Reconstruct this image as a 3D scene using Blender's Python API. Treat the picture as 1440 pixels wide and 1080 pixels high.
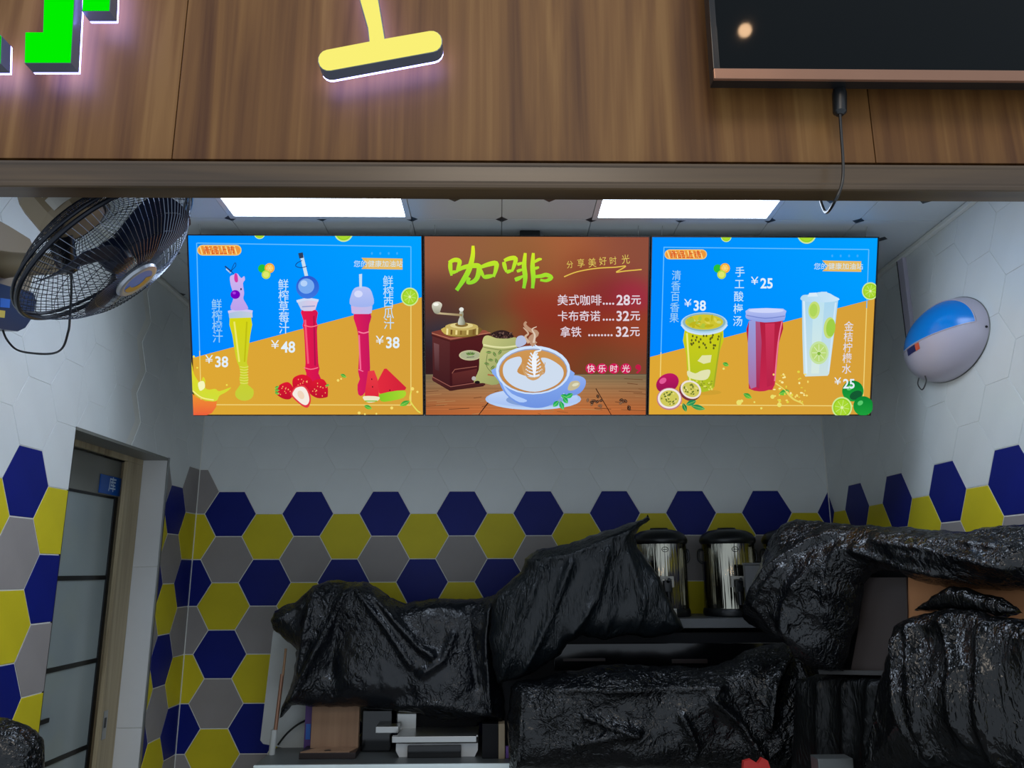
import bpy, bmesh, math, random
from mathutils import Vector, Matrix, noise, geometry, Quaternion
import numpy as np

# ------------------------------------------------------------------ reset
for o in list(bpy.data.objects):
    bpy.data.objects.remove(o, do_unlink=True)
SC = bpy.context.scene
COL = SC.collection
PI = math.pi
EYE = 1.55                                   # camera height above the floor

# ------------------------------------------------------------------ camera
F, PITCH, YAW, ROLL = 1121.2, 0.2299, 0.01827, -0.00379   # focal length in px of a 1440 px wide frame
def cam_dir(x, u, d=1.0):
    c, s = math.cos(ROLL), math.sin(ROLL);  x, u = c*x - s*u, s*x + c*u
    c, s = math.cos(PITCH), math.sin(PITCH); y, z = c*d - s*u, s*d + c*u
    c, s = math.cos(YAW), math.sin(YAW);    x, y = c*x + s*y, -s*x + c*y
    return Vector((x, y, z))
RX, UP, FW = cam_dir(1, 0, 0), cam_dir(0, 1, 0), cam_dir(0, 0, 1)
cam = bpy.data.cameras.new('camera'); camo = bpy.data.objects.new('camera', cam); COL.objects.link(camo)
camo.matrix_world = Matrix.Translation((0, 0, EYE)) @ Matrix((RX, UP, -FW)).transposed().to_4x4()
cam.sensor_fit = 'HORIZONTAL'; cam.sensor_width = 36; cam.lens = 36*F/1440; cam.clip_start = 0.02
SC.camera = camo

# pixel of the photograph -> point of the room on a plane of the room
def ray(px, py): return cam_dir((px-720)/F, (540-py)/F)
O = Vector((0, 0, EYE))
def atX(px, py, X): r = ray(px, py); return O + r*(X/r.x)
def atY(px, py, Y): r = ray(px, py); return O + r*(Y/r.y)
def atZ(px, py, Z): r = ray(px, py); return O + r*((Z-EYE)/r.z)
def atP(px, py, P, N): r = ray(px, py); return O + r*((P-O).dot(N)/r.dot(N))

# ------------------------------------------------------------------ render look, world, lights
SC.view_settings.view_transform = 'Standard'; SC.view_settings.look = 'None'
SC.view_settings.gamma = 1; SC.view_settings.use_curve_mapping = False
SC.view_settings.exposure = 0.0
w = bpy.data.worlds.new('night_hall'); SC.world = w; w.use_nodes = True
w.node_tree.nodes['Background'].inputs[0].default_value = (0.375, 0.43, 0.495, 1)
w.node_tree.nodes['Background'].inputs[1].default_value = 1.7
def lamp(name, kind, loc, power, color, size=0.1, aim=None, sy=None, label=None):
    l = bpy.data.lights.new(name, kind); o = bpy.data.objects.new(name, l); COL.objects.link(o)
    o.location = loc; l.energy = power; l.color = color
    if kind == 'AREA':
        l.size = size
        if sy: l.shape = 'RECTANGLE'; l.size_y = sy
    else: l.shadow_soft_size = size
    if aim is not None: o.rotation_euler = (Vector(aim)-Vector(loc)).to_track_quat('-Z', 'Y').to_euler()
    return o
# the hall in front of the kiosk: overhead light of the walkway, two warm spots that glint in screen and steel
lamp('walkway_light', 'AREA', (0.1, -0.9, EYE+2.3), 17, (1.0, 0.86, 0.70), 1.2, aim=(0.0, 1.5, EYE+1.0), sy=0.8)
lamp('warm_spot', 'POINT', (1.35, -1.0, EYE+2.87), 3, (1.0, 0.62, 0.34), 0.035)
lamp('warm_spot', 'POINT', (-0.25, -2.5, EYE+.30), 1.6, (1.0, 0.62, 0.34), 0.04)
lamp('warm_spot', 'POINT', (0.30, -2.5, EYE+.44), 1.6, (1.0, 0.62, 0.34), 0.04)
PANEL_LIGHT = 8.6                            # radiance of the kiosk's ceiling panels

# ------------------------------------------------------------------ materials
def lin(c):
    r = []
    for v in c[:3]:
        v = v/255
        r.append(v/12.92 if v <= .04045 else ((v+.055)/1.055)**2.4)
    return (*r, 1)
def newmat(n):
    m = bpy.data.materials.new(n); m.use_nodes = True
    return m, m.node_tree.nodes, m.node_tree.links, m.node_tree.nodes['Principled BSDF']
def plain(n, rgb, rough=.5, metal=0, var=.06, scale=6, bump=0, bscale=60, coat=0, spec=.5, trans=0, alpha=1):
    """principled with a little procedural mottling"""
    m, N, L, B = newmat(n)
    c = lin(rgb)
    tc = N.new('ShaderNodeTexCoord'); nz = N.new('ShaderNodeTexNoise'); nz.inputs['Scale'].default_value = scale; nz.inputs['Detail'].default_value = 4
    L.new(tc.outputs['Object'], nz.inputs['Vector'])
    rp = N.new('ShaderNodeValToRGB'); rp.color_ramp.elements[0].position = .3; rp.color_ramp.elements[1].position = .7
    rp.color_ramp.elements[0].color = tuple(max(0, v*(1-var)) for v in c[:3])+(1,)
    rp.color_ramp.elements[1].color = tuple(min(1, v*(1+var)) for v in c[:3])+(1,)
    L.new(nz.outputs['Fac'], rp.inputs['Fac']); L.new(rp.outputs['Color'], B.inputs['Base Color'])
    B.inputs['Roughness'].default_value = rough; B.inputs['Metallic'].default_value = metal
    B.inputs['Coat Weight'].default_value = coat; B.inputs['Specular IOR Level'].default_value = spec
    B.inputs['Transmission Weight'].default_value = trans; B.inputs['Alpha'].default_value = alpha
    if bump:
        n2 = N.new('ShaderNodeTexNoise'); n2.inputs['Scale'].default_value = bscale
        L.new(tc.outputs['Object'], n2.inputs['Vector'])
        b = N.new('ShaderNodeBump'); b.inputs['Strength'].default_value = bump; b.inputs['Distance'].default_value = .002
        L.new(n2.outputs['Fac'], b.inputs['Height']); L.new(b.outputs['Normal'], B.inputs['Normal'])
    return m
def emit(n, rgb, s=1.0):
    m, N, L, B = newmat(n)
    e = N.new('ShaderNodeEmission'); e.inputs[0].default_value = lin(rgb); e.inputs[1].default_value = s
    L.new(e.outputs[0], N['Material Output'].inputs[0]); return m
def wood(n, cols, axis='Z', sc=1.0, rough=.42, fine=1.0, spec=.5):
    m, N, L, B = newmat(n)
    tc = N.new('ShaderNodeTexCoord'); mp = N.new('ShaderNodeMapping')
    s = {'Z': (9, 9, .55), 'X': (.55, 9, 9)}[axis]
    mp.inputs['Scale'].default_value = tuple(v*sc for v in s)
    L.new(tc.outputs['Object'], mp.inputs['Vector'])
    a = N.new('ShaderNodeTexNoise'); a.inputs['Scale'].default_value = 1.2; a.inputs['Detail'].default_value = 5; a.inputs['Distortion'].default_value = 1.6
    L.new(mp.outputs[0], a.inputs['Vector'])
    m2 = N.new('ShaderNodeMapping'); s2 = {'Z': (75, 75, 1.6), 'X': (1.6, 75, 75)}[axis]
    m2.inputs['Scale'].default_value = tuple(v*sc for v in s2); L.new(tc.outputs['Object'], m2.inputs['Vector'])
    b = N.new('ShaderNodeTexNoise'); b.inputs['Scale'].default_value = 1.0; b.inputs['Detail'].default_value = 3
    L.new(m2.outputs[0], b.inputs['Vector'])
    mx = N.new('ShaderNodeMath'); mx.operation = 'MULTIPLY_ADD'; mx.inputs[1].default_value = .35*fine
    L.new(b.outputs['Fac'], mx.inputs[0])
    sb = N.new('ShaderNodeMath'); sb.operation = 'SUBTRACT'; sb.inputs[1].default_value = .175*fine
    L.new(a.outputs['Fac'], sb.inputs[0]); L.new(sb.outputs[0], mx.inputs[2])
    rp = N.new('ShaderNodeValToRGB'); rp.color_ramp.elements[0].position = .30; rp.color_ramp.elements[1].position = .70
    rp.color_ramp.elements[0].color = lin(cols[0]); rp.color_ramp.elements[1].color = lin(cols[-1])
    for i, c in enumerate(cols[1:-1]):
        e = rp.color_ramp.elements.new(.30+.40*(i+1)/(len(cols)-1)); e.color = lin(c)
    L.new(mx.outputs[0], rp.inputs['Fac']); L.new(rp.outputs['Color'], B.inputs['Base Color'])
    B.inputs['Roughness'].default_value = rough; B.inputs['Specular IOR Level'].default_value = spec
    return m
def bagmat(n, rgb=(17, 20, 23), rough=.27, s1=34, stretch=(1, 1, 1), strength=.85, spec=.34, calm=.12):
    """thin creased black plastic film: facets that meet in sharp creases, three sizes, on warped coordinates"""
    m, N, L, B = newmat(n)
    tc = N.new('ShaderNodeTexCoord'); mp = N.new('ShaderNodeMapping'); mp.inputs['Scale'].default_value = stretch
    L.new(tc.outputs['Object'], mp.inputs['Vector'])
    def val(op, x, y, z=None):
        q = N.new('ShaderNodeMath'); q.operation = op
        for i, v in enumerate((x, y, z)):
            if v is None: continue
            if isinstance(v, (int, float)): q.inputs[i].default_value = v
            else: L.new(v, q.inputs[i])
        return q.outputs[0]
    h = None
    for i, (k, wgt, wp) in enumerate(((.30, 1.1, .30), (.9, .8, .14), (2.4, .40, .06))):
        nz = N.new('ShaderNodeTexNoise'); nz.inputs['Scale'].default_value = s1*k*.35; nz.inputs['Detail'].default_value = 3
        L.new(mp.outputs[0], nz.inputs['Vector'])
        ad = N.new('ShaderNodeVectorMath'); ad.operation = 'MULTIPLY_ADD'; ad.inputs[1].default_value = (wp,)*3
        L.new(nz.outputs['Color'], ad.inputs[0]); L.new(mp.outputs[0], ad.inputs[2])
        n2 = N.new('ShaderNodeTexNoise'); n2.inputs['Scale'].default_value = s1*k*.5; n2.inputs['Detail'].default_value = 1.5; n2.inputs['Distortion'].default_value = .8
        L.new(ad.outputs[0], n2.inputs['Vector'])
        rg = val('ABSOLUTE', val('SUBTRACT', n2.outputs['Fac'], .5), 0)       # folded noise: sharp creases
        term = val('MULTIPLY', rg, -wgt)
        h = term if h is None else val('ADD', h, term)
    mk = N.new('ShaderNodeTexNoise'); mk.inputs['Scale'].default_value = 7; mk.inputs['Detail'].default_value = 2     # smooth stretched areas, crumpled areas
    L.new(tc.outputs['Object'], mk.inputs['Vector'])
    mr = N.new('ShaderNodeMapRange'); mr.inputs['From Min'].default_value = .38; mr.inputs['From Max'].default_value = .66
    mr.inputs['To Min'].default_value = calm*strength; mr.inputs['To Max'].default_value = strength; L.new(mk.outputs['Fac'], mr.inputs['Value'])
    bp = N.new('ShaderNodeBump'); bp.inputs['Distance'].default_value = .03; L.new(mr.outputs[0], bp.inputs['Strength'])
    L.new(h, bp.inputs['Height']); L.new(bp.outputs['Normal'], B.inputs['Normal'])
    B.inputs['Base Color'].default_value = lin(rgb); B.inputs['Roughness'].default_value = rough
    B.inputs['Specular IOR Level'].default_value = spec
    return m
def colattr(n, strength=1.0):
    m, N, L, B = newmat(n)
    at = N.new('ShaderNodeAttribute'); at.attribute_name = 'Col'
    e = N.new('ShaderNodeEmission'); e.inputs[1].default_value = strength
    L.new(at.outputs['Color'], e.inputs[0]); L.new(e.outputs[0], N['Material Output'].inputs[0]); return m

M = {}
M['grout'] = plain('grout', (226, 226, 218), .8)
M['tile_white'] = plain('tile_white', (222, 226, 224), .3, var=.03, bump=.15, bscale=9)
M['tile_blue'] = plain('tile_blue', (20, 32, 118), .42, var=.08, spec=.18)
M['tile_yellow'] = plain('tile_yellow', (212, 196, 40), .42, var=.06, spec=.18)
M['tile_grey'] = plain('tile_grey', (152, 146, 143), .45, var=.06, spec=.2)
M['jamb_white'] = plain('jamb_white', (214, 214, 212), .2, var=.03, bump=.1, bscale=7)
M['alu'] = plain('brushed_aluminium', (150, 152, 150), .35, .8)
M['steel'] = plain('stainless_steel', (168, 168, 165), .3, .9, bump=.1, bscale=200)
M['chrome'] = plain('mirror_steel', (205, 205, 200), .07, 1.0, var=.02)
M['chrome'] = plain('mirror_steel', (165, 162, 148), .08, 1.0, var=.02)
_m = M['chrome'].node_tree; _tc = _m.nodes.new('ShaderNodeTexCoord'); _mp = _m.nodes.new('ShaderNodeMapping'); _mp.inputs['Scale'].default_value = (1, 1, .02)
_nz = _m.nodes.new('ShaderNodeTexNoise'); _nz.inputs['Scale'].default_value = 90; _bp = _m.nodes.new('ShaderNodeBump'); _bp.inputs['Strength'].default_value = .9; _bp.inputs['Distance'].default_value = .004
_m.links.new(_tc.outputs['Object'], _mp.inputs['Vector']); _m.links.new(_mp.outputs[0], _nz.inputs['Vector']); _m.links.new(_nz.outputs['Fac'], _bp.inputs['Height']); _m.links.new(_bp.outputs['Normal'], _m.nodes['Principled BSDF'].inputs['Normal'])
M['black'] = plain('black_plastic', (18, 20, 22), .35)
M['black_gloss'] = plain('black_gloss', (6, 7, 9), .12)
M['black_matt'] = plain('black_matt', (9, 10, 14), .6, spec=.2)
M['tv_screen'] = plain('tv_screen', (2, 6, 8), .035, var=.02, spec=.14)
M['tv_bezel'] = plain('tv_bezel', (150, 110, 88), .3, .55)
M['door_wood'] = wood('door_wood', [(128, 112, 84), (164, 148, 116), (178, 162, 130)], 'Z', 1.2, .5)
M['door_grey'] = plain('door_grey', (120, 120, 112), .4)
M['frost'] = plain('frosted_glass', (150, 160, 158), .35, var=.08, scale=3, coat=.4)
M['sign_blue'] = plain('sign_blue', (10, 84, 170), .35)
M['sign_white'] = plain('sign_white', (200, 220, 240), .5)
M['fascia'] = wood('fascia_wood', [(80, 46, 20), (102, 66, 32), (118, 80, 40), (134, 96, 52)], 'Z', .85, .5, 1.0, .3)
M['trim_wood'] = wood('trim_wood', [(58, 44, 28), (76, 58, 38), (90, 70, 46)], 'X', .9, .3, 1.0, .55)
M['beige'] = plain('beige_plastic', (138, 122, 96), .45)
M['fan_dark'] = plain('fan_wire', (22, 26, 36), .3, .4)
M['fan_wire_lit'] = plain('fan_wire_sheen', (105, 112, 126), .25, .8)  # dark wire in a paler grey, the light it catches put into the colour
M['fan_blue'] = plain('fan_blade_blue', (16, 24, 44), .4, spec=.25)
M['fan_silver'] = plain('fan_badge_silver', (176, 180, 188), .28, .5)
M['badge_blue'] = plain('badge_blue', (30, 110, 200), .3)
M['badge_gold'] = plain('badge_gold', (190, 150, 70), .35, .3)
M['sticker'] = plain('sticker', (190, 186, 176), .6)
M['control_blue'] = plain('control_blue', (22, 28, 52), .35)
M['lcd_blue'] = plain('label_blue', (40, 100, 190), .4)
M['lcd_yellow'] = plain('label_yellow', (205, 180, 60), .4)
M['dome_white'] = plain('dome_white', (196, 190, 204), .3, var=.02)
M['dome_blue'] = plain('dome_blue', (6, 140, 236), .22, var=.03)
M['label_navy'] = plain('label_navy', (35, 40, 96), .5)
M['label_orange'] = plain('label_orange', (226, 96, 62), .5)
M['counter'] = plain('counter_steel', (96, 99, 98), .38, .5, bump=.15, bscale=120)
M['counter_edge'] = plain('counter_edge', (225, 236, 234), .35, .0)  # steel lip coloured near white to stand for the light on it
M['board_frame'] = plain('board_frame', (40, 30, 28), .4, .3)
M['board_back'] = plain('board_back', (60, 60, 60), .6)
M['kraft'] = wood('kraft_board', [(128, 98, 74), (140, 108, 82), (150, 118, 90)], 'Z', .8, .7)
M['cardboard'] = plain('cardboard', (178, 122, 78), .8)
M['white_board'] = plain('white_board', (178, 180, 176), .45)
M['bamboo'] = plain('bamboo', (150, 116, 84), .6)
M['copper'] = plain('copper_tube', (150, 110, 86), .35, .4)
M['clear'] = plain('cloudy_plastic', (120, 120, 122), .35, trans=.3, spec=.3)
M['red'] = plain('red_packet', (200, 50, 44), .5)
M['purple'] = plain('purple_print', (84, 50, 120), .5)
M['floor'] = plain('floor_tile', (120, 116, 110), .4)
M['panel_light'] = emit('ceiling_panel_light', (218, 234, 255), PANEL_LIGHT)
M['green_face'] = emit('green_letter_face', (0, 238, 0), 1.0)
M['yellow_face'] = emit('yellow_letter_face', (250, 240, 118), 1.0)
M['letter_side'] = plain('letter_side', (104, 120, 140), .3, .4)
M['back_glow'] = emit('letter_back_led', (160, 160, 255), 9)
M['print'] = colattr('lit_print', 1.0)
M['bagA'] = bagmat('bag_film_a', (8, 11, 17), .24, 38, (1, 1, .7), .85, .5)
M['bagB'] = bagmat('bag_film_b', (8, 14, 18), .30, 44, (1.3, 1.3, .35), .8, .4)
M['bagC'] = bagmat('bag_film_c', (6, 8, 11), .18, 38, (1, 1, 1), 1.0, .45, .4)
M['bagD'] = bagmat('bag_film_d', (7, 9, 13), .17, 38, (1, 1, .8), 1.0, .5, .4)
M['bagE'] = bagmat('bag_film_e', (7, 8, 9), .18, 34, (1.2, 1.2, .5), .9, .42, .35)
# ceiling tiles: white sheet with a small dark printed lozenge on each corner and centre
m, N, L, B = newmat('ceiling_tile'); M['ceil_tile'] = m
tc = N.new('ShaderNodeTexCoord'); sx = N.new('ShaderNodeSeparateXYZ'); L.new(tc.outputs['Object'], sx.inputs[0])
def mth(op, a, b=None, c=None):
    n = N.new('ShaderNodeMath'); n.operation = op
    for i, v in enumerate((a, b, c)):
        if v is None: continue
        if isinstance(v, (int, float)): n.inputs[i].default_value = v
        else: L.new(v, n.inputs[i])
    return n.outputs[0]
ax, ay = mth('ABSOLUTE', sx.outputs[0]), mth('ABSOLUTE', sx.outputs[1])
d1 = mth('ADD', ax, ay)
d2 = mth('ADD', mth('ABSOLUTE', mth('SUBTRACT', ax, .15)), mth('ABSOLUTE', mth('SUBTRACT', ay, .15)))
msk = mth('LESS_THAN', mth('MINIMUM', d1, d2), .021)
mx = N.new('ShaderNodeMix'); mx.data_type = 'RGBA'; L.new(msk, mx.inputs[0])
mx.inputs[6].default_value = lin((205, 210, 210)); mx.inputs[7].default_value = lin((44, 50, 56))
L.new(mx.outputs[2], B.inputs['Base Color']); B.inputs['Roughness'].default_value = .4

# ------------------------------------------------------------------ mesh helpers
class MB:
    """collects shapes, builds ONE mesh object"""
    def __init__(s): s.bm = bmesh.new(); s.mi = 0; s.T = Matrix()
    def v(s, p): return s.bm.verts.new(s.T @ Vector(p))
    def face(s, vs):
        try: f = s.bm.faces.new(vs); f.material_index = s.mi; return f
        except ValueError: return None
    def box(s, lo, hi, bev=0):
        b2 = bmesh.new(); bmesh.ops.create_cube(b2, size=1)
        for q in b2.verts: q.co = Vector([lo[i] + (q.co[i]+.5)*(hi[i]-lo[i]) for i in range(3)])
        if bev: bmesh.ops.bevel(b2, geom=b2.edges[:], offset=bev, segments=2, affect='EDGES', profile=.6)
        s.add(b2); return s
    def add(s, b2, T=None):
        T = s.T if T is None else s.T @ T
        mp = {q: s.bm.verts.new(T @ q.co) for q in b2.verts}
        for f in b2.faces:
            g = s.face([mp[q] for q in f.verts])
        b2.free()
    def prism(s, pts, n, d):
        """polygon pts (3D, planar) extruded by vector n*d"""
        n = Vector(n)*d
        a = [s.v(p) for p in pts]; b = [s.v(Vector(p)+n) for p in pts]
        s.face(a[::-1]); s.face(b)
        k = len(pts)
        for i in range(k): s.face([a[i], a[(i+1) % k], b[(i+1) % k], b[i]])
        return s
    def tube(s, pts, r, k=8, closed=False):
        pts = [Vector(p) for p in pts]; n = len(pts); rings = []
        nrm = None
        for i, p in enumerate(pts):
            if closed: t = pts[(i+1) % n]-pts[i-1]
            else: t = pts[min(i+1, n-1)]-pts[max(i-1, 0)]
            t.normalize()
            if nrm is None: nrm = t.orthogonal().normalized()
            else:
                nrm = (nrm - t*nrm.dot(t))
                nrm = nrm.normalized() if nrm.length > 1e-6 else t.orthogonal().normalized()
            bn = t.cross(nrm)
            rr = r[i] if isinstance(r, (list, tuple)) else r
            rings.append([s.v(p + (nrm*math.cos(2*PI*j/k) + bn*math.sin(2*PI*j/k))*rr) for j in range(k)])
        for i in range(n if closed else n-1):
            A, Bq = rings[i], rings[(i+1) % n]
            for j in range(k): s.face([A[j], A[(j+1) % k], Bq[(j+1) % k], Bq[j]])
        if not closed: s.face(rings[0][::-1]); s.face(rings[-1])
        return s
    def lathe(s, prof, k=32, c=(0, 0, 0)):
        rings = []
        for r, z in prof:
            if r < 1e-5: rings.append([s.v((c[0], c[1], c[2]+z))])
            else: rings.append([s.v((c[0]+r*math.cos(2*PI*j/k), c[1]+r*math.sin(2*PI*j/k), c[2]+z)) for j in range(k)])
        for A, Bq in zip(rings, rings[1:]):
            for j in range(k):
                if len(A) == 1 and len(Bq) == 1: continue
                if len(A) == 1: s.face([A[0], Bq[(j+1) % k], Bq[j]][::-1])
                elif len(Bq) == 1: s.face([A[j], A[(j+1) % k], Bq[0]])
                else: s.face([A[j], A[(j+1) % k], Bq[(j+1) % k], Bq[j]])
        return s
    def build(s, name, mats, parent=None, smooth=False, loc=None):
        me = bpy.data.meshes.new(name); bmesh.ops.recalc_face_normals(s.bm, faces=s.bm.faces[:]); s.bm.to_mesh(me); s.bm.free()
        for q in (mats if isinstance(mats, (list, tuple)) else [mats]): me.materials.append(q)
        if smooth:
            me.polygons.foreach_set('use_smooth', [True]*len(me.polygons))
            try: me.set_sharp_from_angle(angle=math.radians(40))
            except Exception: pass
        o = bpy.data.objects.new(name, me); COL.objects.link(o)
        if parent: o.parent = parent
        if loc is not None: o.location = loc
        return o
def tag(o, label=None, cat=None, group=None, kind=None):
    if label: o['label'] = label
    if cat: o['category'] = cat
    if group: o['group'] = group
    if kind: o['kind'] = kind
    return o
def empty(name, loc=(0, 0, 0), label=None, cat=None, group=None, rot=None, kind=None):
    o = bpy.data.objects.new(name, None); COL.objects.link(o); o.location = loc; o.empty_display_size = .05
    if rot is not None: o.rotation_euler = rot
    return tag(o, label, cat, group, kind)
def catmull(pts, n=6, closed=False):
    pts = [Vector(p) for p in pts]; out = []; k = len(pts)
    rng = range(k if closed else k-1)
    for i in rng:
        if closed: p0, p1, p2, p3 = pts[i-1], pts[i], pts[(i+1) % k], pts[(i+2) % k]
        else: p0, p1, p2, p3 = pts[max(i-1, 0)], pts[i], pts[i+1], pts[min(i+2, k-1)]
        for j in range(n):
            t = j/n
            out.append(.5*((2*p1)+(p2-p0)*t+(2*p0-5*p1+4*p2-p3)*t*t+(3*p1-p0-3*p2+p3)*t**3))
    if not closed: out.append(pts[-1])
    return out

# ================================================================== THE ROOM
D, XL, XR = 3.6438, -1.3557, 1.5143
H = EYE + 1.141
DY0, DY1, DZT = 2.552, 3.291, EYE+.452        # doorway in the left wall
YF = 1.47                                     # wooden fascia over the counter
WY0 = 1.56                                    # side walls start behind the fascia
floor = tag(MB().box((XL-.3, 1.2, -.1), (XR+.1, D+.1, 0)).build('floor', M['floor']), kind='structure')
wb = tag(MB().box((XL-.3, D, 0), (XR+.12, D+.1, H+.06)).build('wall_back', M['grout']), kind='structure')
wr = tag(MB().box((XR, WY0, 0), (XR+.12, D, H+.06)).build('wall_right', M['grout']), kind='structure')
b = MB(); b.box((XL-.105, WY0, 0), (XL, DY0, H+.06)); b.box((XL-.105, DY0, DZT), (XL, DY1, H+.06)); b.box((XL-.105, DY1, 0), (XL, D, H+.06))
wl = tag(b.build('wall_left', M['grout']), kind='structure')

# hexagonal wall tiles ------------------------------------------------
HS, GAP = .1732, .0046
hexr = .11547
def hexpts(r): return [(r*math.cos(PI/3*i), r*math.sin(PI/3*i)) for i in range(6)]
def clip(poly, lo, hi):
    for ax_, val, sgn in ((0, lo[0], 1), (0, hi[0], -1), (1, lo[1], 1), (1, hi[1], -1)):
        out = []
        for i in range(len(poly)):
            a, c = poly[i-1], poly[i]
            ia, ic = (a[ax_]-val)*sgn >= 0, (c[ax_]-val)*sgn >= 0
            if ia != ic:
                t = (val-a[ax_])/(c[ax_]-a[ax_]); out.append((a[0]+t*(c[0]-a[0]), a[1]+t*(c[1]-a[1])))
            if ic: out.append(c)
        poly = out
        if not poly: return []
    return poly
def area(p): return abs(sum(p[i-1][0]*p[i][1]-p[i][0]*p[i-1][1] for i in range(len(p))))/2
tile_cache = {}
def tile_mesh(mb, poly, to3, nrm):
    """a thin tile with a small bevel standing proud of the grout"""
    cx = sum(p[0] for p in poly)/len(poly); cy = sum(p[1] for p in poly)/len(poly)
    ins = []
    for x, y in poly:
        d = math.hypot(x-cx, y-cy) or 1; k = 1-.0012/d; ins.append((cx+(x-cx)*k, cy+(y-cy)*k))
    a = [mb.v(to3(*q)) for q in poly]; b_ = [mb.v(Vector(to3(*q))+nrm*.0012) for q in poly]; c = [mb.v(Vector(to3(*q))+nrm*.0018) for q in ins]
    n = len(poly)
    for i in range(n):
        j = (i+1) % n
        mb.face([a[i], a[j], b_[j], b_[i]]); mb.face([b_[i], b_[j], c[j], c[i]])
    mb.face(c)
def kindof(k, j, top):
    if j < top: return 'tile_white'
    if k % 2 == 0: return ['tile_blue', 'tile_grey', 'tile_yellow'][j % 3]
    return ['tile_yellow', 'tile_blue', 'tile_grey'][j % 3]
def tile_wall(wall, ucoord, uinv, regions, frame, ks, tops=None):
    """frame(a, z) -> 3D ; a = coordinate along the wall; uinv(k) = a of column centre"""
    nrm, mk = frame
    for k in ks:
        ac = uinv(k); ux = X0 + k*HS
        j0 = -5 if k % 2 == 0 else -5
        for j in range(-6, 11):
            zc = Z0 - .2*j - (.1 if k % 2 else 0)
            top = (tops or {}).get(k, 0)
            kind = kindof(k, j, top)
            hp = [(ac+x, zc+y) for x, y in hexpts(hexr-(GAP/2 if kind != 'tile_white' else .0006))]
            polys = [q for q in (clip(hp, lo, hi) for lo, hi in regions) if q and area(q) > 2e-5]
            if not polys: continue
            full = len(polys) == 1 and abs(area(polys[0])-area(hp)) < 1e-7
            key = (wall.name, kind)
            if full and key in tile_cache:
                o = bpy.data.objects.new('hex_tile', tile_cache[key]); COL.objects.link(o)
            else:
                mb = MB()
                for q in polys: tile_mesh(mb, [(x-ac, z-zc) for x, z in q], mk, nrm)
                o = mb.build('hex_tile', M[kind])
                if full: tile_cache[key] = o.data
            o.location = Vector(mk(ac, zc)) + wallpos[wall.name]
            o.parent = wall
X0, Z0 = -1.2012, EYE+.2526
wallpos = {'wall_back': Vector((0, D, 0)), 'wall_left': Vector((XL, 0, 0)), 'wall_right': Vector((XR, 0, 0))}
tile_wall(wb, None, lambda k: X0+k*HS, [((XL+.001, .02), (XR-.001, H-.001))], (Vector((0, -1, 0)), lambda a, z: (a, 0, z)), range(-1, 17), {-1: -1})
# left wall: the pattern runs on round the corner, e = distance from the corner
uLl = lambda k: D - (XL-(X0+k*HS)+(.0453 if k > -5 else .0923))
tile_wall(wl, None, uLl, [((WY0, .02), (DY0-.004, H-.001)), ((DY0-.004, DZT+.004), (DY1+.004, H-.001)), ((DY1+.004, .02), (D-.001, H-.001))],
          (Vector((1, 0, 0)), lambda a, z: (0, a, z)), range(-12, 0), {-1: -1, -3: -1})
uRr = lambda k: D - ((X0+k*HS)-XR-.125)
tile_wall(wr, None, uRr, [((WY0, .02), (D-.001, H-.001))], (Vector((-1, 0, 0)), lambda a, z: (0, a, z)), range(15, 28))

# ceiling: square sheet tiles -----------------------------------------
ce = tag(MB().box((XL, WY0, H+.012), (XR, D, H+.06)).build('ceiling', M['grout']), kind='structure')
full_tile = None
LIGHTS = [(-.887, -.287), (.313, .913)]
LY0, LY1 = 1.865, 2.465
for i in range(-6, 7):
    for j in range(-4, 5):
        x0, y0 = -.287+.3*i, 2.465+.3*j
        x1, y1 = x0+.3, y0+.3
        if any(a-.01 <= x0 and x1 <= c+.01 for a, c in LIGHTS) and y0 >= LY0-.01 and y1 <= LY1+.01: continue
        cx, cy = x0+.15, y0+.15
        g = .0008
        lo = (max(x0+g, XL+.002), max(y0+g, WY0)); hi = (min(x1-g, XR-.002), min(y1-g, D-.002))
        if hi[0]-lo[0] < .01 or hi[1]-lo[1] < .01: continue
        full = hi[0]-lo[0] > .298 and hi[1]-lo[1] > .298
        if full and full_tile:
            o = bpy.data.objects.new('ceiling_panel', full_tile); COL.objects.link(o)
        else:
            o = MB().box((lo[0]-cx, lo[1]-cy, 0), (hi[0]-cx, hi[1]-cy, .011), .002).build('ceiling_panel', M['ceil_tile'])
            if full: full_tile = o.data
        o.location = (cx, cy, H); o.parent = ce
for nm, xa, xb, ya, yb in (('trim_1', XR-.022, XR-.002, WY0, D-.02), ('trim_2', XL+.002, XL+.022, WY0, D-.02), ('trim_3', XL+.022, XR-.022, D-.022, D-.002)):
    tag(MB().box((xa, ya, H-.016), (xb, yb, H-.001), .003).build(nm, M['grout']), kind='structure')
for n_, (a, c) in enumerate(LIGHTS):
    t = empty('ceiling_light', ((a+c)/2, (LY0+LY1)/2, H), ['square white ceiling light panel above the left drinks board', 'square white ceiling light panel near the cable, above the right drinks board'][n_], 'ceiling light', 'flush ceiling light panels')
    h = .299; fr = MB()
    for s_ in (-1, 1):
        fr.box((-h, s_*h-(.018 if s_ > 0 else 0), -.002), (h, s_*h+(0 if s_ > 0 else .018), .010), .001)
        fr.box((s_*h-(.018 if s_ > 0 else 0), -h+.018, -.002), (s_*h+(0 if s_ > 0 else .018), h-.018, .010), .001)
    fr.build('light_frame', M['jamb_white'], t)
    MB().box((-h+.018, -h+.018, 0), (h-.018, h-.018, .006)).build('diffuser', M['panel_light'], t)

tag(MB().box((XL, D-.0055, 0), (XL+.005, D, H-.02)).build('trim_10', M['grout']), kind='structure')
tag(MB().box((XR-.005, D-.0055, 0), (XR, D, H-.02)).build('trim_11', M['grout']), kind='structure')
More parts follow.
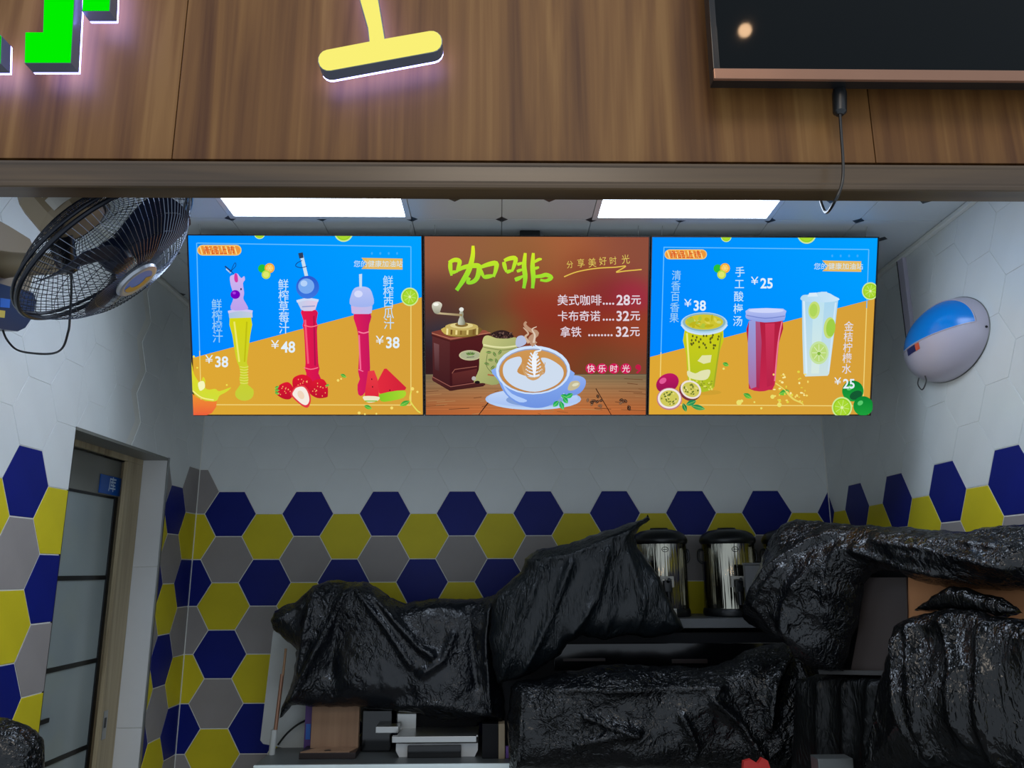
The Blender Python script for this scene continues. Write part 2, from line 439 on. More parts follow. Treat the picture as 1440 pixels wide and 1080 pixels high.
# doorway --------------------------------------------------------------
XD = -1.50
dj = MB(); 
dj.box((XL-.112, DY1, 0), (XL-.001, DY1+.012, DZT))
trim = tag(MB().box((XL-.112, DY0-.01, 0), (XL+.001, DY0, DZT+.006)).build('trim_4', M['board_frame']), kind='structure')
j_ = empty('trim_5', (XL, DY1, 0), kind='structure')
zz = [0, .37, .97, 1.57, DZT]
for a, c in zip(zz, zz[1:]):
    MB().box((-.112, -.004, a+.001), (.0, .006, c-.001), .0012).build('tile', M['jamb_white'], j_)
MB().box((-.001, -.006, 0), (.004, .008, DZT+.006), .001).build('edge_bead', M['alu'], j_)
tag(MB().box((XL-.112, DY0, DZT-.006), (XL+.001, DY1, DZT+.004)).build('trim_6', M['door_grey']), kind='structure')
dr = empty('door_1', (XD, 2.9, 0), kind='structure')
fz = EYE+.425
f_ = MB(); f_.box((.03, .25, 0), (.046, .386, fz), .003); f_.box((.0, .365, 0), (.035, .39, fz), .002)
f_.box((.03, -.36, fz-.0), (.046, .386, fz+.026), .003); f_.build('door_frame', M['door_wood'], dr)
MB().box((-.03, .285, 0), (.03, .325, fz), .003).build('door_stile', M['door_wood'], dr)
MB().box((-.02, -.36, EYE+.286), (.006, .31, fz), .002).build('transom_panel', M['door_grey'], dr)
zs = [-.62, -.32, -.02, .285]
prev = -1.5
for zt in [-1.22, -.92] + zs:
    MB().box((-.004, -.36, EYE+prev+.006), (.0, .275, EYE+zt-.006)).build('glass_pane', M['frost'], dr)
    prev = zt
bars = MB()
for zt in [-1.22, -.92]+zs: bars.box((-.003, -.36, EYE+zt-.008), (.004, .305 if zt < .2 else .30, EYE+zt+.008), .001)
bars.build('glazing_bar', M['black'], dr)
MB().box((-.003, .262, 0), (.006, .286, EYE+.285), .001).build('glazing_bar', M['black'], dr)
MB().box((-.002, -.36, EYE-.487), (.006, -.03, EYE-.472), .001).build('glazing_bar', M['black'], dr)
lp = MB(); lp.box((.046, .268, EYE-.60), (.048, .30, EYE-.50), .0008); lp.build('strike_plate', M['steel'], dr)
MB().box((.0475, .276, EYE-.56), (.0488, .291, EYE-.525)).build('latch_hole', M['black'], dr)
# room sign on the door head
def text_mesh(s, size, bold=0.0, extrude=0.0):
    cu = bpy.data.curves.new('t', 'FONT'); cu.body = s; cu.size = size; cu.offset = bold; cu.extrude = extrude; cu.resolution_u = 3
    cu.align_x = 'CENTER'; cu.align_y = 'CENTER'
    o = bpy.data.objects.new('t', cu); COL.objects.link(o)
    dg = bpy.context.evaluated_depsgraph_get(); dg.update()
    me = o.evaluated_get(dg).to_mesh()
    vs = [v.co.copy() for v in me.vertices]; fs = [tuple(p.vertices) for p in me.polygons]
    o.evaluated_get(dg).to_mesh_clear()
    bpy.data.objects.remove(o, do_unlink=True); bpy.data.curves.remove(cu)
    return vs, fs
def put_text(mb, s, size, place, bold=0.0, mirror=False):
    vs, fs = text_mesh(s, size, bold)
    q = [mb.v(place(v.x, v.y)) for v in vs]
    for f in fs: mb.face([q[i] for i in f])
tag(MB().box((XL-.30, DY0-.5, 0), (XL-.27, D+.1, H)).build('wall_leak_stop', M['grout']), kind='structure')  # added unseen panel, stops light leaking in round the door
tag(MB().box((XL-.27, DY0-.5, DZT+.05), (XL-.1055, D, DZT+.08)).build('trim_leak_top', M['door_grey']), kind='structure')  # unseen cap added over the door recess against the same light leak
tag(MB().box((XL-.27, D-.03, 0), (XL-.1055, D, DZT+.05)).build('trim_leak_end', M['door_grey']), kind='structure')  # unseen end piece, added to shut out light beside the door
sg = empty('room_sign', (XD+.007, 3.115, EYE+.325), 'small blue sign with a white character above the glass door', 'sign')
MB().box((0, -.095, -.035), (.004, .095, .035), .001).build('sign_plate', M['sign_blue'], sg)
tb = MB(); put_text(tb, '库', .06, lambda x, y: (.0045, x, y), .0006); tb.build('lettering', M['sign_white'], sg)

# fascia above the opening ----------------------------------------------
zF = lambda py: atY(720, py, YF).z
z_p0 = atY(720, 226, YF).z
YT = 1.45
z_t1, z_t0 = atY(720, 228, YT).z, atY(720, 264, YT).z
wf = tag(MB().box((-1.9, YF+.021, z_t0+.002), (2.0, YF+.03, EYE+1.75)).build('wall_front', M['black_matt']), kind='structure')
seams = [-1.9, atY(249, 150, YF).x, atY(1225, 170, YF).x, 2.0]
for a, c in zip(seams, seams[1:]):
    mb = MB().box((a+.001-(a+c)/2, 0, 0), (c-.001-(a+c)/2, .02, EYE+1.75-z_p0), .0012)
    mb.build('wood_panel', M['fascia'], wf, loc=((a+c)/2, YF, z_p0))
tr = MB()
# moulded rail: small top bead, flat face, rounded lower lip
prof = [(YF+.02, z_t1+.001), (YT+.006, z_t1+.001), (YT-.002, z_t1-.003), (YT-.003, z_t1-.008), (YT, z_t1-.011), (YT, z_t0+.014), (YT+.002, z_t0+.011), (YT+.001, z_t0+.007), (YT+.003, z_t0+.002), (YT+.007, z_t0), (YF+.031, z_t0), (YF+.031, z_t1)]
ring0 = [tr.v((-1.9, y, z)) for y, z in prof]; ring1 = [tr.v((2.0, y, z)) for y, z in prof]
for i in range(len(prof)):
    j = (i+1) % len(prof); tr.face([ring0[i], ring0[j], ring1[j], ring1[i]])
tr.face(ring0); tr.face(ring1[::-1])
tag(tr.build('trim_7', M['trim_wood']), kind='structure')

# illuminated letters ----------------------------------------------------
def letter_piece(parent, pts, face_mat, yf=1.402, depth=.030, gap=.015):
    P = [atY(x, y, yf) for x, y in pts]
    P = [Vector((p.x, 0, p.z)) for p in P]
    o = parent.location
    loc = [Vector((p.x-o.x, yf-o.y, p.z-o.z)) for p in P]
    cx = sum((p for p in loc), Vector())/len(loc)
    # sides
    b1 = MB(); b1.prism(loc, (0, 1, 0), depth); body = b1.build('letter_body', M['letter_side'], parent)
    def inset(pts_, d):
        # offset polygon inward in the xz plane
        n = len(pts_); ar = sum(pts_[i-1].x*pts_[i].z-pts_[i].x*pts_[i-1].z for i in range(n)); sg_ = 1 if ar > 0 else -1
        out = []
        for i in range(n):
            a, q, c = pts_[i-1], pts_[i], pts_[(i+1) % n]
            e1 = (q-a).normalized(); e2 = (c-q).normalized()
            n1 = Vector((-e1.z, 0, e1.x))*sg_; n2 = Vector((-e2.z, 0, e2.x))*sg_
            bi = (n1+n2); l = bi.length; bi = bi/l if l > 1e-6 else n1
            out.append(q+bi*(d/max(.35, bi.dot(n1))))
        return out
    fc = inset(loc, .0015)
    b2 = MB(); b2.prism([Vector((p.x, p.y-.002, p.z)) for p in fc], (0, 1, 0), .002); b2.build('letter_face', face_mat, parent)
    bk = inset(loc, .0004)
    b3 = MB(); b3.prism([Vector((p.x, p.y+depth+.0005, p.z)) for p in bk], (0, 1, 0), .006); b3.build('led_back', M['back_glow'], parent)
    return P
gl = empty('sign_letter', (-.75, YF, EYE+1.05), 'green illuminated block sign character at the top left of the wooden fascia', 'sign letter', 'illuminated fascia letters')
letter_piece(gl, [(62, -70), (61.8, 0), (60.4, 45.5), (35.5, 45.5), (34.5, 89), (100, 89), (105, 0), (107, -70)], M['green_face'])
letter_piece(gl, [(117, -70), (116.5, 0), (115.5, 16), (154.5, 16), (155.5, 0), (157, -70)], M['green_face'])
letter_piece(gl, [(-70, 48), (-70, 90), (1.5, 90), (2.5, 51), (1, 49)], M['green_face'])
yl = empty('sign_letter', (-.2, YF, EYE+1.1), 'yellow illuminated rounded T-shaped sign letter on the middle of the wooden fascia', 'sign letter', 'illuminated fascia letters')
# rounded slanting foot bar + stem, one outline
c0, c1 = Vector((462, 85)), Vector((607, 58.5)); R_ = 15.2
dv = (c1-c0).normalized(); nv = Vector((-dv.y, dv.x))
out = []
for i in range(9): a = PI/2 + PI*i/8; out.append(c0 + (dv*math.cos(a) + nv*math.sin(a))*R_)
out += [Vector((519, 58.5)), Vector((517, 40)), Vector((505.5, 0)), Vector((492, -70)), Vector((520, -70)), Vector((532.5, 0)), Vector((541.5, 54.5))]
for i in range(9): a = -PI/2 + PI*i/8; out.append(c1 + (dv*math.cos(a) + nv*math.sin(a))*R_)
letter_piece(yl, [(q.x, q.y) for q in out], M['yellow_face'])

# television ----------------------------------------------------------------
YV = 1.39
p_lb = atY(1004, 111, YV); p_bt = atY(1004, 97, YV)
tv = empty('television', (p_lb.x+.5, YV, p_lb.z), 'black flat television with brown lower bezel hung on the wooden fascia', 'television')
zb = p_lb.z; o3 = tv.location; bz = p_bt.z-zb
MB().box((-.5, .004, .0), (.5, .032, .60), .003).build('casing', M['black'], tv)
MB().box((-.488, 0.0, bz), (.488, .006, .588), .001).build('screen', M['tv_screen'], tv)
MB().box((-.5, -.003, -.001), (.5, .005, bz), .0015).build('lower_bezel', M['tv_bezel'], tv)
sb = MB(); sb.box((-.5, -.002, bz), (-.488, .005, .60), .001); sb.box((.488, -.002, bz), (.5, .005, .60), .001); sb.box((-.488, -.002, .588), (.488, .005, .60), .001); sb.build('side_bezel', M['black_gloss'], tv)
MB().box((-.35, .030, .05), (.35, .074, .40), .01).build('rear_housing', M['black_matt'], tv)
# power cable with a plug, hanging in front of the rail
yc = 1.425
cb = empty('power_cable', atY(1180, 130, yc), 'black power cable with a plug dangling below the television', 'cable')
oc = cb.location
L_ = lambda px, py, Y: atY(px, py, Y)-oc
MB().tube([L_(1180, 120, 1.43), L_(1180, 126, yc), L_(1180.5, 132, yc), L_(1181, 158, yc-.002), L_(1181, 162, yc-.002)], [.010, .012, .0145, .0135, .007], 12).build('plug', M['black'], cb, True)
pts = catmull([L_(1181, 158, yc-.004), L_(1183, 190, yc-.012), L_(1185.5, 228, yc-.022), L_(1184, 258, yc-.026), L_(1174, 283, yc-.02), L_(1163, 299, yc+.03), L_(1157, 291, 1.49), L_(1153.5, 276, 1.515), L_(1152, 240, 1.52), L_(1152, 200, 1.525)], 8)
MB().tube(pts, .0030, 8).build('cord', M['black'], cb, True)

# ================================================================== MENU BOARDS
YTB, ZTB = 2.515, EYE+1.105
PT = Vector((0, YTB, ZTB)); PB = Vector((0, 2.715, EYE+.523))
TILT = math.atan2(PB.y-PT.y, PT.z-PB.z)
bu, bv = Vector((1, 0, 0)), Vector((0, -math.sin(TILT), math.cos(TILT))); bn = bu.cross(bv)
VH = (PT-PB).length
def onboard(px, py): return atP(px, py, PT, bn)
def board_uv(px, py, c):
    q = onboard(px, py)-c; return q.dot(bu), q.dot(bv)
edges = [(260, 327, 273, 584), (594.5, 331, 597, 585), (913.5, 332, 911.5, 585), (1237, 333, 1225, 585)]
bx = [(onboard(a, b_).x + onboard(c, d).x)/2 for a, b_, c, d in edges]
TXT = {}
class Poster:
    def __init__(s, i, x0, y0, label):
        s.x0, s.y0, s.k = x0, y0, .2685            # crop frame: photograph px = x0 + k*cx
        s.cx = (bx[i]+bx[i+1])/2; s.w = bx[i+1]-bx[i]-.004
        s.c = Vector((s.cx, (PT.y+PB.y)/2, (PT.z+PB.z)/2))
        s.root = empty('menu_board', s.c, label, 'menu board', 'lit menu boards over the counter', rot=(PI/2+TILT, 0, 0))
        # local: x = u, y = v, z = normal
        s.layers = 0; s.parts = {}
        w, h = s.w/2, VH/2; s.hw, s.hh = w, h
        MB().box((-w, -h, -.040), (w, h, -.004), .002).build('housing', M['board_back'], s.root)
        fr = MB(); t = .0035
        fr.box((-w, -h, -.004), (w, -h+t, .002)); fr.box((-w, h-t, -.004), (w, h, .002)); fr.box((-w, -h+t, -.004), (-w+t, h-t, .002)); fr.box((w-t, -h+t, -.004), (w, h-t, .002))
        fr.build('frame', M['board_frame'], s.root)
        for sx in (-.9, .9):
            MB().tube([(sx*w, h-.002, -.02), (sx*w, h+.040, -.006)], .0012, 6).build('hanger', M['alu'], s.root)
        s.verts, s.faces, s.cols = {}, {}, {}
        s.cur = None
    def part(s, name):
        if name == 'printed_lettering': s.nl = getattr(s, 'nl', 0)+1; name += '#%d' % s.nl
        s.cur = name; s.verts.setdefault(name, []); s.faces.setdefault(name, []); s.cols.setdefault(name, []); return s
    def P(s, x, y): return board_uv(s.x0+x*s.k, s.y0+y*s.k, s.c)
    def raw(s, uv, faces, cols):
        s.layers += 1; z = -.0036 + s.layers*.000055
        n = len(s.verts[s.cur])
        e = .0035
        for (u, v) in uv: s.verts[s.cur].append((max(-s.hw+e, min(s.hw-e, u)), max(-s.hh+e, min(s.hh-e, v)), z))
        s.faces[s.cur] += [tuple(n+i for i in f) for f in faces]; s.cols[s.cur] += cols
    def poly(s, pts, c, c2=None, ax=(0, 1), sm=0):
        if sm: pts = [(q.x, q.y) for q in catmull([(x, y, 0) for x, y in pts], sm, True)]
        uv = [s.P(*p) for p in pts]
        cols = [lin(c)]*len(pts)
        if c2:
            t = [p[0]*ax[0]+p[1]*ax[1] for p in pts]; lo, hi = min(t), max(t)
            cols = [lin([c[i]+(c2[i]-c[i])*(q-lo)/(hi-lo or 1) for i in range(3)]) for q in t]
        s.raw(uv, [tuple(range(len(pts)))], cols); return s
    def ell(s, x, y, rx, ry, c, rot=0, c2=None, n=28, ax=(0, 1), a0=0, a1=2*PI):
        cr, sr = math.cos(rot), math.sin(rot)
        pts = []
        full = abs(a1-a0-2*PI) < 1e-6
        for i in range(n if full else n+1):
            a = a0+(a1-a0)*i/n; X, Y = rx*math.cos(a), ry*math.sin(a); pts.append((x+X*cr-Y*sr, y+X*sr+Y*cr))
        return s.poly(pts, c, c2, ax)
    def line(s, pts, w, c, sm=0, w2=None):
        if sm: pts = [(q.x, q.y) for q in catmull([(x, y, 0) for x, y in pts], sm)]
        n = len(pts); A, B_ = [], []
        for i, (x, y) in enumerate(pts):
            p0, p1 = pts[max(i-1, 0)], pts[min(i+1, n-1)]
            dx, dy = p1[0]-p0[0], p1[1]-p0[1]; l = math.hypot(dx, dy) or 1
            ww = w/2 if w2 is None else (w+(w2-w)*i/(n-1))/2
            A.append((x-dy/l*ww, y+dx/l*ww)); B_.append((x+dy/l*ww, y-dx/l*ww))
        uv = [s.P(*p) for p in A+B_]
        s.raw(uv, [(i, i+1, n+i+1, n+i) for i in range(n-1)], [lin(c)]*len(uv)); return s
    def text(s, t, x, y, h, c, bold=0.0, c2=None, wx=1.0, rot=0.0):
        """h = glyph em height in crop px, centred on x, y"""
        key = (t, bold)
        if key not in TXT: TXT[key] = text_mesh(t, 1.0, bold)
        vs, fs = TXT[key]
        if not vs: return s
        xs = [v.x for v in vs]; ys = [v.y for v in vs]; mx_, my_ = (min(xs)+max(xs))/2, (min(ys)+max(ys))/2
        cr, sr = math.cos(rot), math.sin(rot)
        uv = []
        for v in vs:
            X, Y = (v.x-mx_)*h*wx, -(v.y-my_)*h
            uv.append(s.P(x+X*cr-Y*sr, y+X*sr+Y*cr))
        cols = [lin(c)]*len(vs)
        if c2: lo, hi = min(ys), max(ys); cols = [lin([c[i]+(c2[i]-c[i])*(hi-v.y)/(hi-lo) for i in range(3)]) for v in vs]
        s.raw(uv, fs, cols); return s
    def grid(s, nx, ny, fn):
        """background: colours on a grid, fn(a, b) with a, b in 0..1 from the lower left"""
        w, h = s.hw-.0035, s.hh-.0035; uv, cols, fs = [], [], []
        for j in range(ny+1):
            for i in range(nx+1):
                a, b_ = i/nx, j/ny; uv.append((-w+2*w*a, -h+2*h*b_)); cols.append(lin(fn(a, b_)))
        for j in range(ny):
            for i in range(nx): q = j*(nx+1)+i; fs.append((q, q+1, q+nx+2, q+nx+1))
        s.raw(uv, fs, cols); return s
    def finish(s):
        for nme in s.verts:
            if not s.verts[nme]: continue
            me = bpy.data.meshes.new(nme.split('#')[0]); me.from_pydata(s.verts[nme], [], s.faces[nme])
            ca = me.color_attributes.new('Col', 'FLOAT_COLOR', 'POINT')
            ca.data.foreach_set('color', [q for c in s.cols[nme] for q in c])
            me.materials.append(M['print']); me.validate()
            o = bpy.data.objects.new(nme.split('#')[0], me); COL.objects.link(o); o.parent = s.root

WHT, PALE = (226, 240, 250), (150, 205, 245)
def lime(p, x, y, r, a0=0, a1=2*PI):
    p.ell(x, y, r, r*1.05, (205, 235, 150), a0=a0, a1=a1); p.ell(x, y, r*.86, r*.9, (150, 205, 30), a0=a0, a1=a1); p.ell(x, y, r*.74, r*.78, (168, 216, 50), a0=a0, a1=a1)
    if a1-a0 > 6:
        for i in range(8):
            a = PI*i/4+.2; p.line([(x, y), (x+r*.72*math.cos(a), y+r*.75*math.sin(a))], r*.05, (205, 238, 130))
        p.ell(x, y, r*.14, r*.14, (225, 240, 170))
def leaf(p, x, y, l, wd, rot, c=(40, 150, 60), c2=(120, 200, 60)):
    pts = []
    for i in range(9): t = i/8; pts.append((t*l-l/2, -wd*math.sin(PI*t)))
    for i in range(7, 0, -1): t = i/8; pts.append((t*l-l/2, wd*math.sin(PI*t)))
    cr, sr = math.cos(rot), math.sin(rot)
    p.poly([(x+a*cr-b_*sr, y+a*sr+b_*cr) for a, b_ in pts], c, c2, (0, 1)); p.line([(x-l/2*cr, y-l/2*sr), (x+l/2*cr, y+l/2*sr)], 1.5, (170, 225, 110))
def drink_background(p, ya, yb, badge, mini, limes, ribbon, dots, fr):
    """blue over orange, split by a slanting edge from (left, ya) to (right, yb) in crop px"""
    p.part('printed_background')
    p.grid(20, 16, lambda a, b_: (0, 132+22*a*(.6+.4*b_)+8*b_, 255))
    p.poly([(0, ya), (1400, yb), (1400, 1100), (0, 1100)], (222, 168, 52), (214, 160, 58), (1, 0))
    p.part('printed_picture')
    (x0, y0), (x1, y1), (x2, y2), (x3, y3) = fr
    for a, c in (((x0, y0), (x1, y1)), ((x1, y1), (x2, y2)), ((x2, y2), (x3, y3)), ((x3, y3), (x0, y0))):
        n = 24; pts = [(a[0]+(c[0]-a[0])*i/n, a[1]+(c[1]-a[1])*i/n) for i in range(n+1)]
        for q0, q1 in zip(pts, pts[1:]):
            m_ = (q0[1]+q1[1])/2; edge = ya+(yb-ya)*((q0[0]+q1[0])/2)/1400
            p.line([q0, q1], 5, (96, 190, 255) if m_ < edge else (240, 212, 120))
    bx0, bx1, by, br = badge
    p.poly([(bx0+br-br*math.sin(PI*i/8), by+br*math.cos(PI*i/8)) for i in range(9)] + [(bx1-br+br*math.sin(PI*i/8), by-br*math.cos(PI*i/8)) for i in range(9)], (240, 200, 110))
    p.poly([(bx0+br-.8*br*math.sin(PI*i/8), by+.8*br*math.cos(PI*i/8)) for i in range(9)] + [(bx1-br+.8*br*math.sin(PI*i/8), by-.8*br*math.cos(PI*i/8)) for i in range(9)], (236, 150, 60))
    for i in range(9):
        q = bx0+14+i*(bx1-bx0-30)/9; p.line([(q, by-.75*br), (q+13, by+.75*br)], 7, (250, 214, 130))
    p.text('新品上市', (bx0+bx1)/2, by, 44, (212, 50, 40), .0, wx=.95)
    x, y = mini
    p.ell(x-16, y, 22, 22, (40, 190, 60)); p.ell(x+22, y-2, 26, 26, (244, 170, 50)); p.ell(x+22, y-2, 19, 19, (250, 200, 90))
    for i in range(6): a = PI*i/3; p.line([(x+22, y-2), (x+22+18*math.cos(a), y-2+18*math.sin(a))], 1.6, (255, 230, 160))
    p.ell(x+4, y+32, 23, 23, (190, 220, 70)); p.ell(x+4, y+32, 16, 16, (222, 232, 110))
    for q in limes: lime(p, *q)
    rx0, rx1, ry0, ry1, tail = ribbon
    p.poly([(rx0, ry0), (rx1, ry0+4), (rx1, ry1), (rx0, ry1-4), (rx0+26, (ry0+ry1)/2)], (226, 182, 90))
    for k in range(6): q = ry0+6+(ry1-ry0-12)*k/5; p.line([(rx0+28, q), (rx1-4, q+2)], 1.6, (240, 206, 130))
    p.text('您的健康加油站', (tail+rx1)/2, (ry0+ry1)/2, 37, (205, 232, 246), .0, wx=1.0)
    for k in range(4): p.ell(dots[0]+k*44, dots[1], 5, 7, (60, 172, 255)); 
def vtext(p, s_, x0, y0, x1, y1, h, c, bold=.014, wx=.92):
    p.part('printed_lettering'); bold = min(bold, .004); h *= 1.06
    n = len(s_)
    for i, ch in enumerate(s_):
        t = i/(n-1); p.text(ch, x0+(x1-x0)*t, y0+(y1-y0)*t, h, c, bold, wx=wx)
def price(p, num, x, y, h=66):
    p.part('printed_lettering')
    p.text('¥', x, y-10, h*.9, WHT, -.002, wx=1.25); p.text(num, x+h*1.0, y+4, h*1.18, WHT, .022, wx=.92)

# ---- left board: three fresh juices
p = Poster(0, 240, 310, 'left lit menu board with three juice bottles on blue and orange')
drink_background(p, 720, 402, (140, 372, 156, 28), (497, 252), [(467, 66, 30, 0, PI), (907, 60, 50, 0, PI), (1253, 400, 46)], (1000, 1215, 196, 258, 962), (1055, 173),
                 ((137, 118), (1258, 137), (1258, 967), (160, 965)))
# strawberries' and watermelon's juices first, then fruit in front
TALL = [(688, 470), (765, 470), (770, 500), (765, 530), (772, 552), (768, 580), (775, 745), (782, 775), (776, 800), (795, 845), (770, 860), (715, 860), (712, 800), (704, 775), (708, 745), (700, 580), (692, 552), (698, 530), (690, 500)]
p.poly(TALL, (232, 26, 76), (206, 20, 80), (1, 0), sm=2); p.line([(706, 520), (722, 750)], 10, (244, 90, 120)); p.line([(752, 500), (758, 760)], 7, (170, 20, 70))
for y_ in (548, 770): p.line([(700, y_), (736, y_+9), (774, y_)], 5, (250, 120, 140), 3)
p.poly([(662, 420), (775, 416), (760, 466), (742, 474), (700, 474), (684, 466)], (190, 206, 236), (226, 200, 226), (1, 0)); p.line([(662, 424), (718, 412), (776, 420)], 13, (206, 220, 245), 3); p.line([(690, 452), (758, 448)], 6, (150, 160, 210))
# plain round lid and straw of the middle bottle
p.ell(719, 350, 60, 60, (40, 90, 205), c2=(60, 120, 225)); p.ell(712, 344, 42, 40, (120, 170, 240)); p.ell(700, 330, 18, 16, (180, 210, 250))
p.poly([(676, 172), (694, 172), (722, 290), (704, 292)], (200, 222, 240)); p.poly([(670, 172), (694, 168), (698, 196), (676, 200)], (44, 62, 92)); p.line([(690, 210), (664, 224), (658, 240), (686, 248), (716, 240)], 4, (20, 60, 130), 4)
p.poly([(961, 485), (1048, 485), (1046, 530), (1038, 575), (1046, 770), (1036, 860), (1008, 915), (984, 910), (980, 860), (992, 830), (983, 790), (988, 700), (982, 590), (970, 545)], (222, 30, 90), (196, 24, 92), (1, 0), sm=2)
p.line([(988, 600), (996, 780)], 8, (245, 110, 150)); p.line([(984, 582), (1012, 590), (1040, 582)], 6, (250, 130, 160), 3); p.line([(986, 780), (1010, 790)], 5, (240, 120, 160))
p.poly([(946, 448), (1058, 448), (1054, 484), (1040, 490), (962, 490), (950, 484)], (206, 180, 226), (186, 190, 236), (1, 0))
p.poly([(946, 446), (950, 380), (975, 350), (1030, 350), (1056, 380), (1058, 446)], (186, 196, 246), (160, 180, 240), (0, 1), sm=4); p.ell(985, 385, 22, 18, (214, 220, 252))
p.poly([(988, 282), (1004, 280), (1003, 352), (990, 352)], (196, 220, 244))
# orange juice with pony shaped stopper
p.poly([(312, 510), (424, 508), (420, 600), (402, 740), (410, 760), (404, 800), (411, 830), (406, 858), (436, 885), (434, 920), (410, 940), (375, 942), (346, 925), (342, 895), (368, 858), (362, 830), (368, 800), (360, 760), (345, 720), (326, 600)], (214, 214, 20), (196, 206, 60), (0, 1), sm=2)
p.line([(336, 530), (362, 740)], 9, (238, 232, 110)); p.line([(402, 530), (390, 740)], 8, (190, 190, 20))
for y_ in range(765, 850, 14): p.line([(366, y_), (388, y_+4), (410, y_)], 3.5, (232, 228, 110), 2)
p.poly([(306, 476), (430, 472), (432, 508), (310, 512)], (170, 196, 226), (196, 206, 220), (1, 0)); p.line([(304, 480), (368, 468), (432, 478)], 13, (206, 200, 240), 3)
p.poly([(318, 466), (334, 400), (318, 340), (314, 296), (334, 284), (352, 278), (372, 302), (388, 292), (392, 312), (382, 330), (388, 380), (384, 410), (400, 440), (404, 466)], (206, 184, 240), (188, 160, 236), (0, 1), sm=3)
p.poly([(340, 278), (352, 284), (356, 318), (344, 324), (336, 306)], (214, 60, 160), sm=3); p.ell(342, 388, 25, 23, (116, 0, 190)); p.ell(336, 380, 9, 7, (170, 60, 225)); p.ell(372, 360, 4, 6, (40, 40, 90))
p.line([(288, 240), (322, 268)], 7, (30, 60, 120)); p.line([(294, 254), (318, 276)], 6, (190, 210, 235)); p.line([(312, 272), (344, 240), (340, 222), (322, 262), (334, 280)], 3, (20, 50, 110), 3)
# fruit
def strawberry(x, y, r, rot=0, c=(222, 26, 50)):
    cr, sr = math.cos(rot), math.sin(rot)
    base = [(-.9, -.5), (-.3, -.95), (.35, -.95), (.95, -.45), (.8, .3), (.2, .95), (-.1, 1), (-.75, .4)]
    p.poly([(x+(a*cr-b_*sr)*r, y+(a*sr+b_*cr)*r) for a, b_ in base], c, (190, 16, 46), sm=4)
    rr = random.Random(int(x))
    for k in range(14):
        a, q = rr.uniform(0, 6.28), r*.7*math.sqrt(rr.random()); p.ell(x+q*math.cos(a), y+q*math.sin(a), 2.6, 3.4, (250, 180, 110), n=6)
strawberry(690, 862, 56, .1); strawberry(600, 892, 48, 1.4); strawberry(782, 884, 54, -.8)
for a in (0, .5, -.5): leaf(p, 560, 888+a*30, 26, 7, PI+a)
leaf(p, 824, 862, 24, 6, -.3)
p.poly([(640, 890), (662, 866), (700, 862), (728, 892), (738, 940), (722, 978), (690, 968), (646, 930), (632, 908)], (226, 60, 70), sm=4)
p.poly([(648, 892), (664, 874), (698, 870), (720, 896), (730, 938), (716, 964), (690, 958), (652, 924), (642, 908)], (246, 236, 226), sm=4); p.ell(686, 912, 16, 24, (240, 214, 190), -.5)
p.poly([(1086, 840), (1120, 776), (1132, 774), (1236, 874), (1230, 886), (1110, 912), (1092, 900)], (226, 44, 62), (208, 34, 56), (1, 0)); p.poly([(1104, 906), (1222, 888), (1222, 926), (1120, 948), (1096, 930)], (130, 200, 40), (170, 214, 50), (1, 0), sm=3)
p.poly([(1036, 788), (1068, 784), (1086, 830), (1094, 930), (1018, 936), (1020, 900)], (232, 60, 70), (222, 40, 60)); p.poly([(1016, 918), (1094, 922), (1084, 944), (1040, 952), (1014, 936)], (236, 232, 200), sm=3); p.line([(1020, 944), (1084, 944)], 6, (140, 190, 60))
for x_, y_ in ((1150, 888), (1056, 830), (1060, 870)): p.ell(x_, y_, 3, 5, (70, 20, 30), n=6)
leaf(p, 908, 812, 36, 9, .5); leaf(p, 1036, 976, 46, 11, .4); leaf(p, 1228, 956, 60, 13, -.45)
for x_, y_, r_ in ((880, 836, 7), (896, 828, 5), (1160, 980, 8), (990, 1006, 8), (1020, 1012, 5), (1268, 880, 9), (1294, 896, 6), (1080, 1010, 5)): p.ell(x_, y_, r_, r_, (244, 220, 110), n=10)
p.line([(1262, 890), (1256, 940), (1290, 990), (1310, 1004)], 7, (226, 220, 90), 5)
# orange with a splash
p.poly([(118, 905), (140, 925), (190, 946), (236, 940), (250, 936), (244, 975), (222, 1006), (196, 1022), (118, 1022)], (240, 150, 50), (236, 96, 60), sm=0)
p.poly([(106, 720), (120, 760), (128, 800), (150, 838), (162, 850), (176, 818), (188, 836), (186, 872), (206, 884), (240, 880), (262, 892), (322, 872), (298, 896), (262, 916), (244, 944), (190, 940), (140, 914), (112, 870)], (232, 214, 30), (206, 222, 60), sm=3)
p.poly([(150, 850), (178, 840), (186, 872), (160, 890)], (246, 246, 190), sm=3); p.line([(122, 890), (170, 926), (232, 938)], 6, (250, 236, 140), 4)
for x_, y_, r_ in ((128, 712, 6), (146, 770, 5), (300, 860, 5), (112, 800, 6)): p.ell(x_, y_, r_, r_, (240, 226, 80), n=10)
p.part('printed_lettering')
vtext(p, '鲜榨橙汁', 247, 440, 253, 610, 58, PALE); vtext(p, '鲜榨草莓汁', 595, 336, 599, 564, 58, (200, 228, 250)); vtext(p, '鲜榨西瓜汁', 1141, 318, 1146, 540, 58, (190, 224, 250))
price(p, '38', 208, 735); price(p, '48', 552, 658, 68); price(p, '38', 1098, 635, 68)
p.finish()

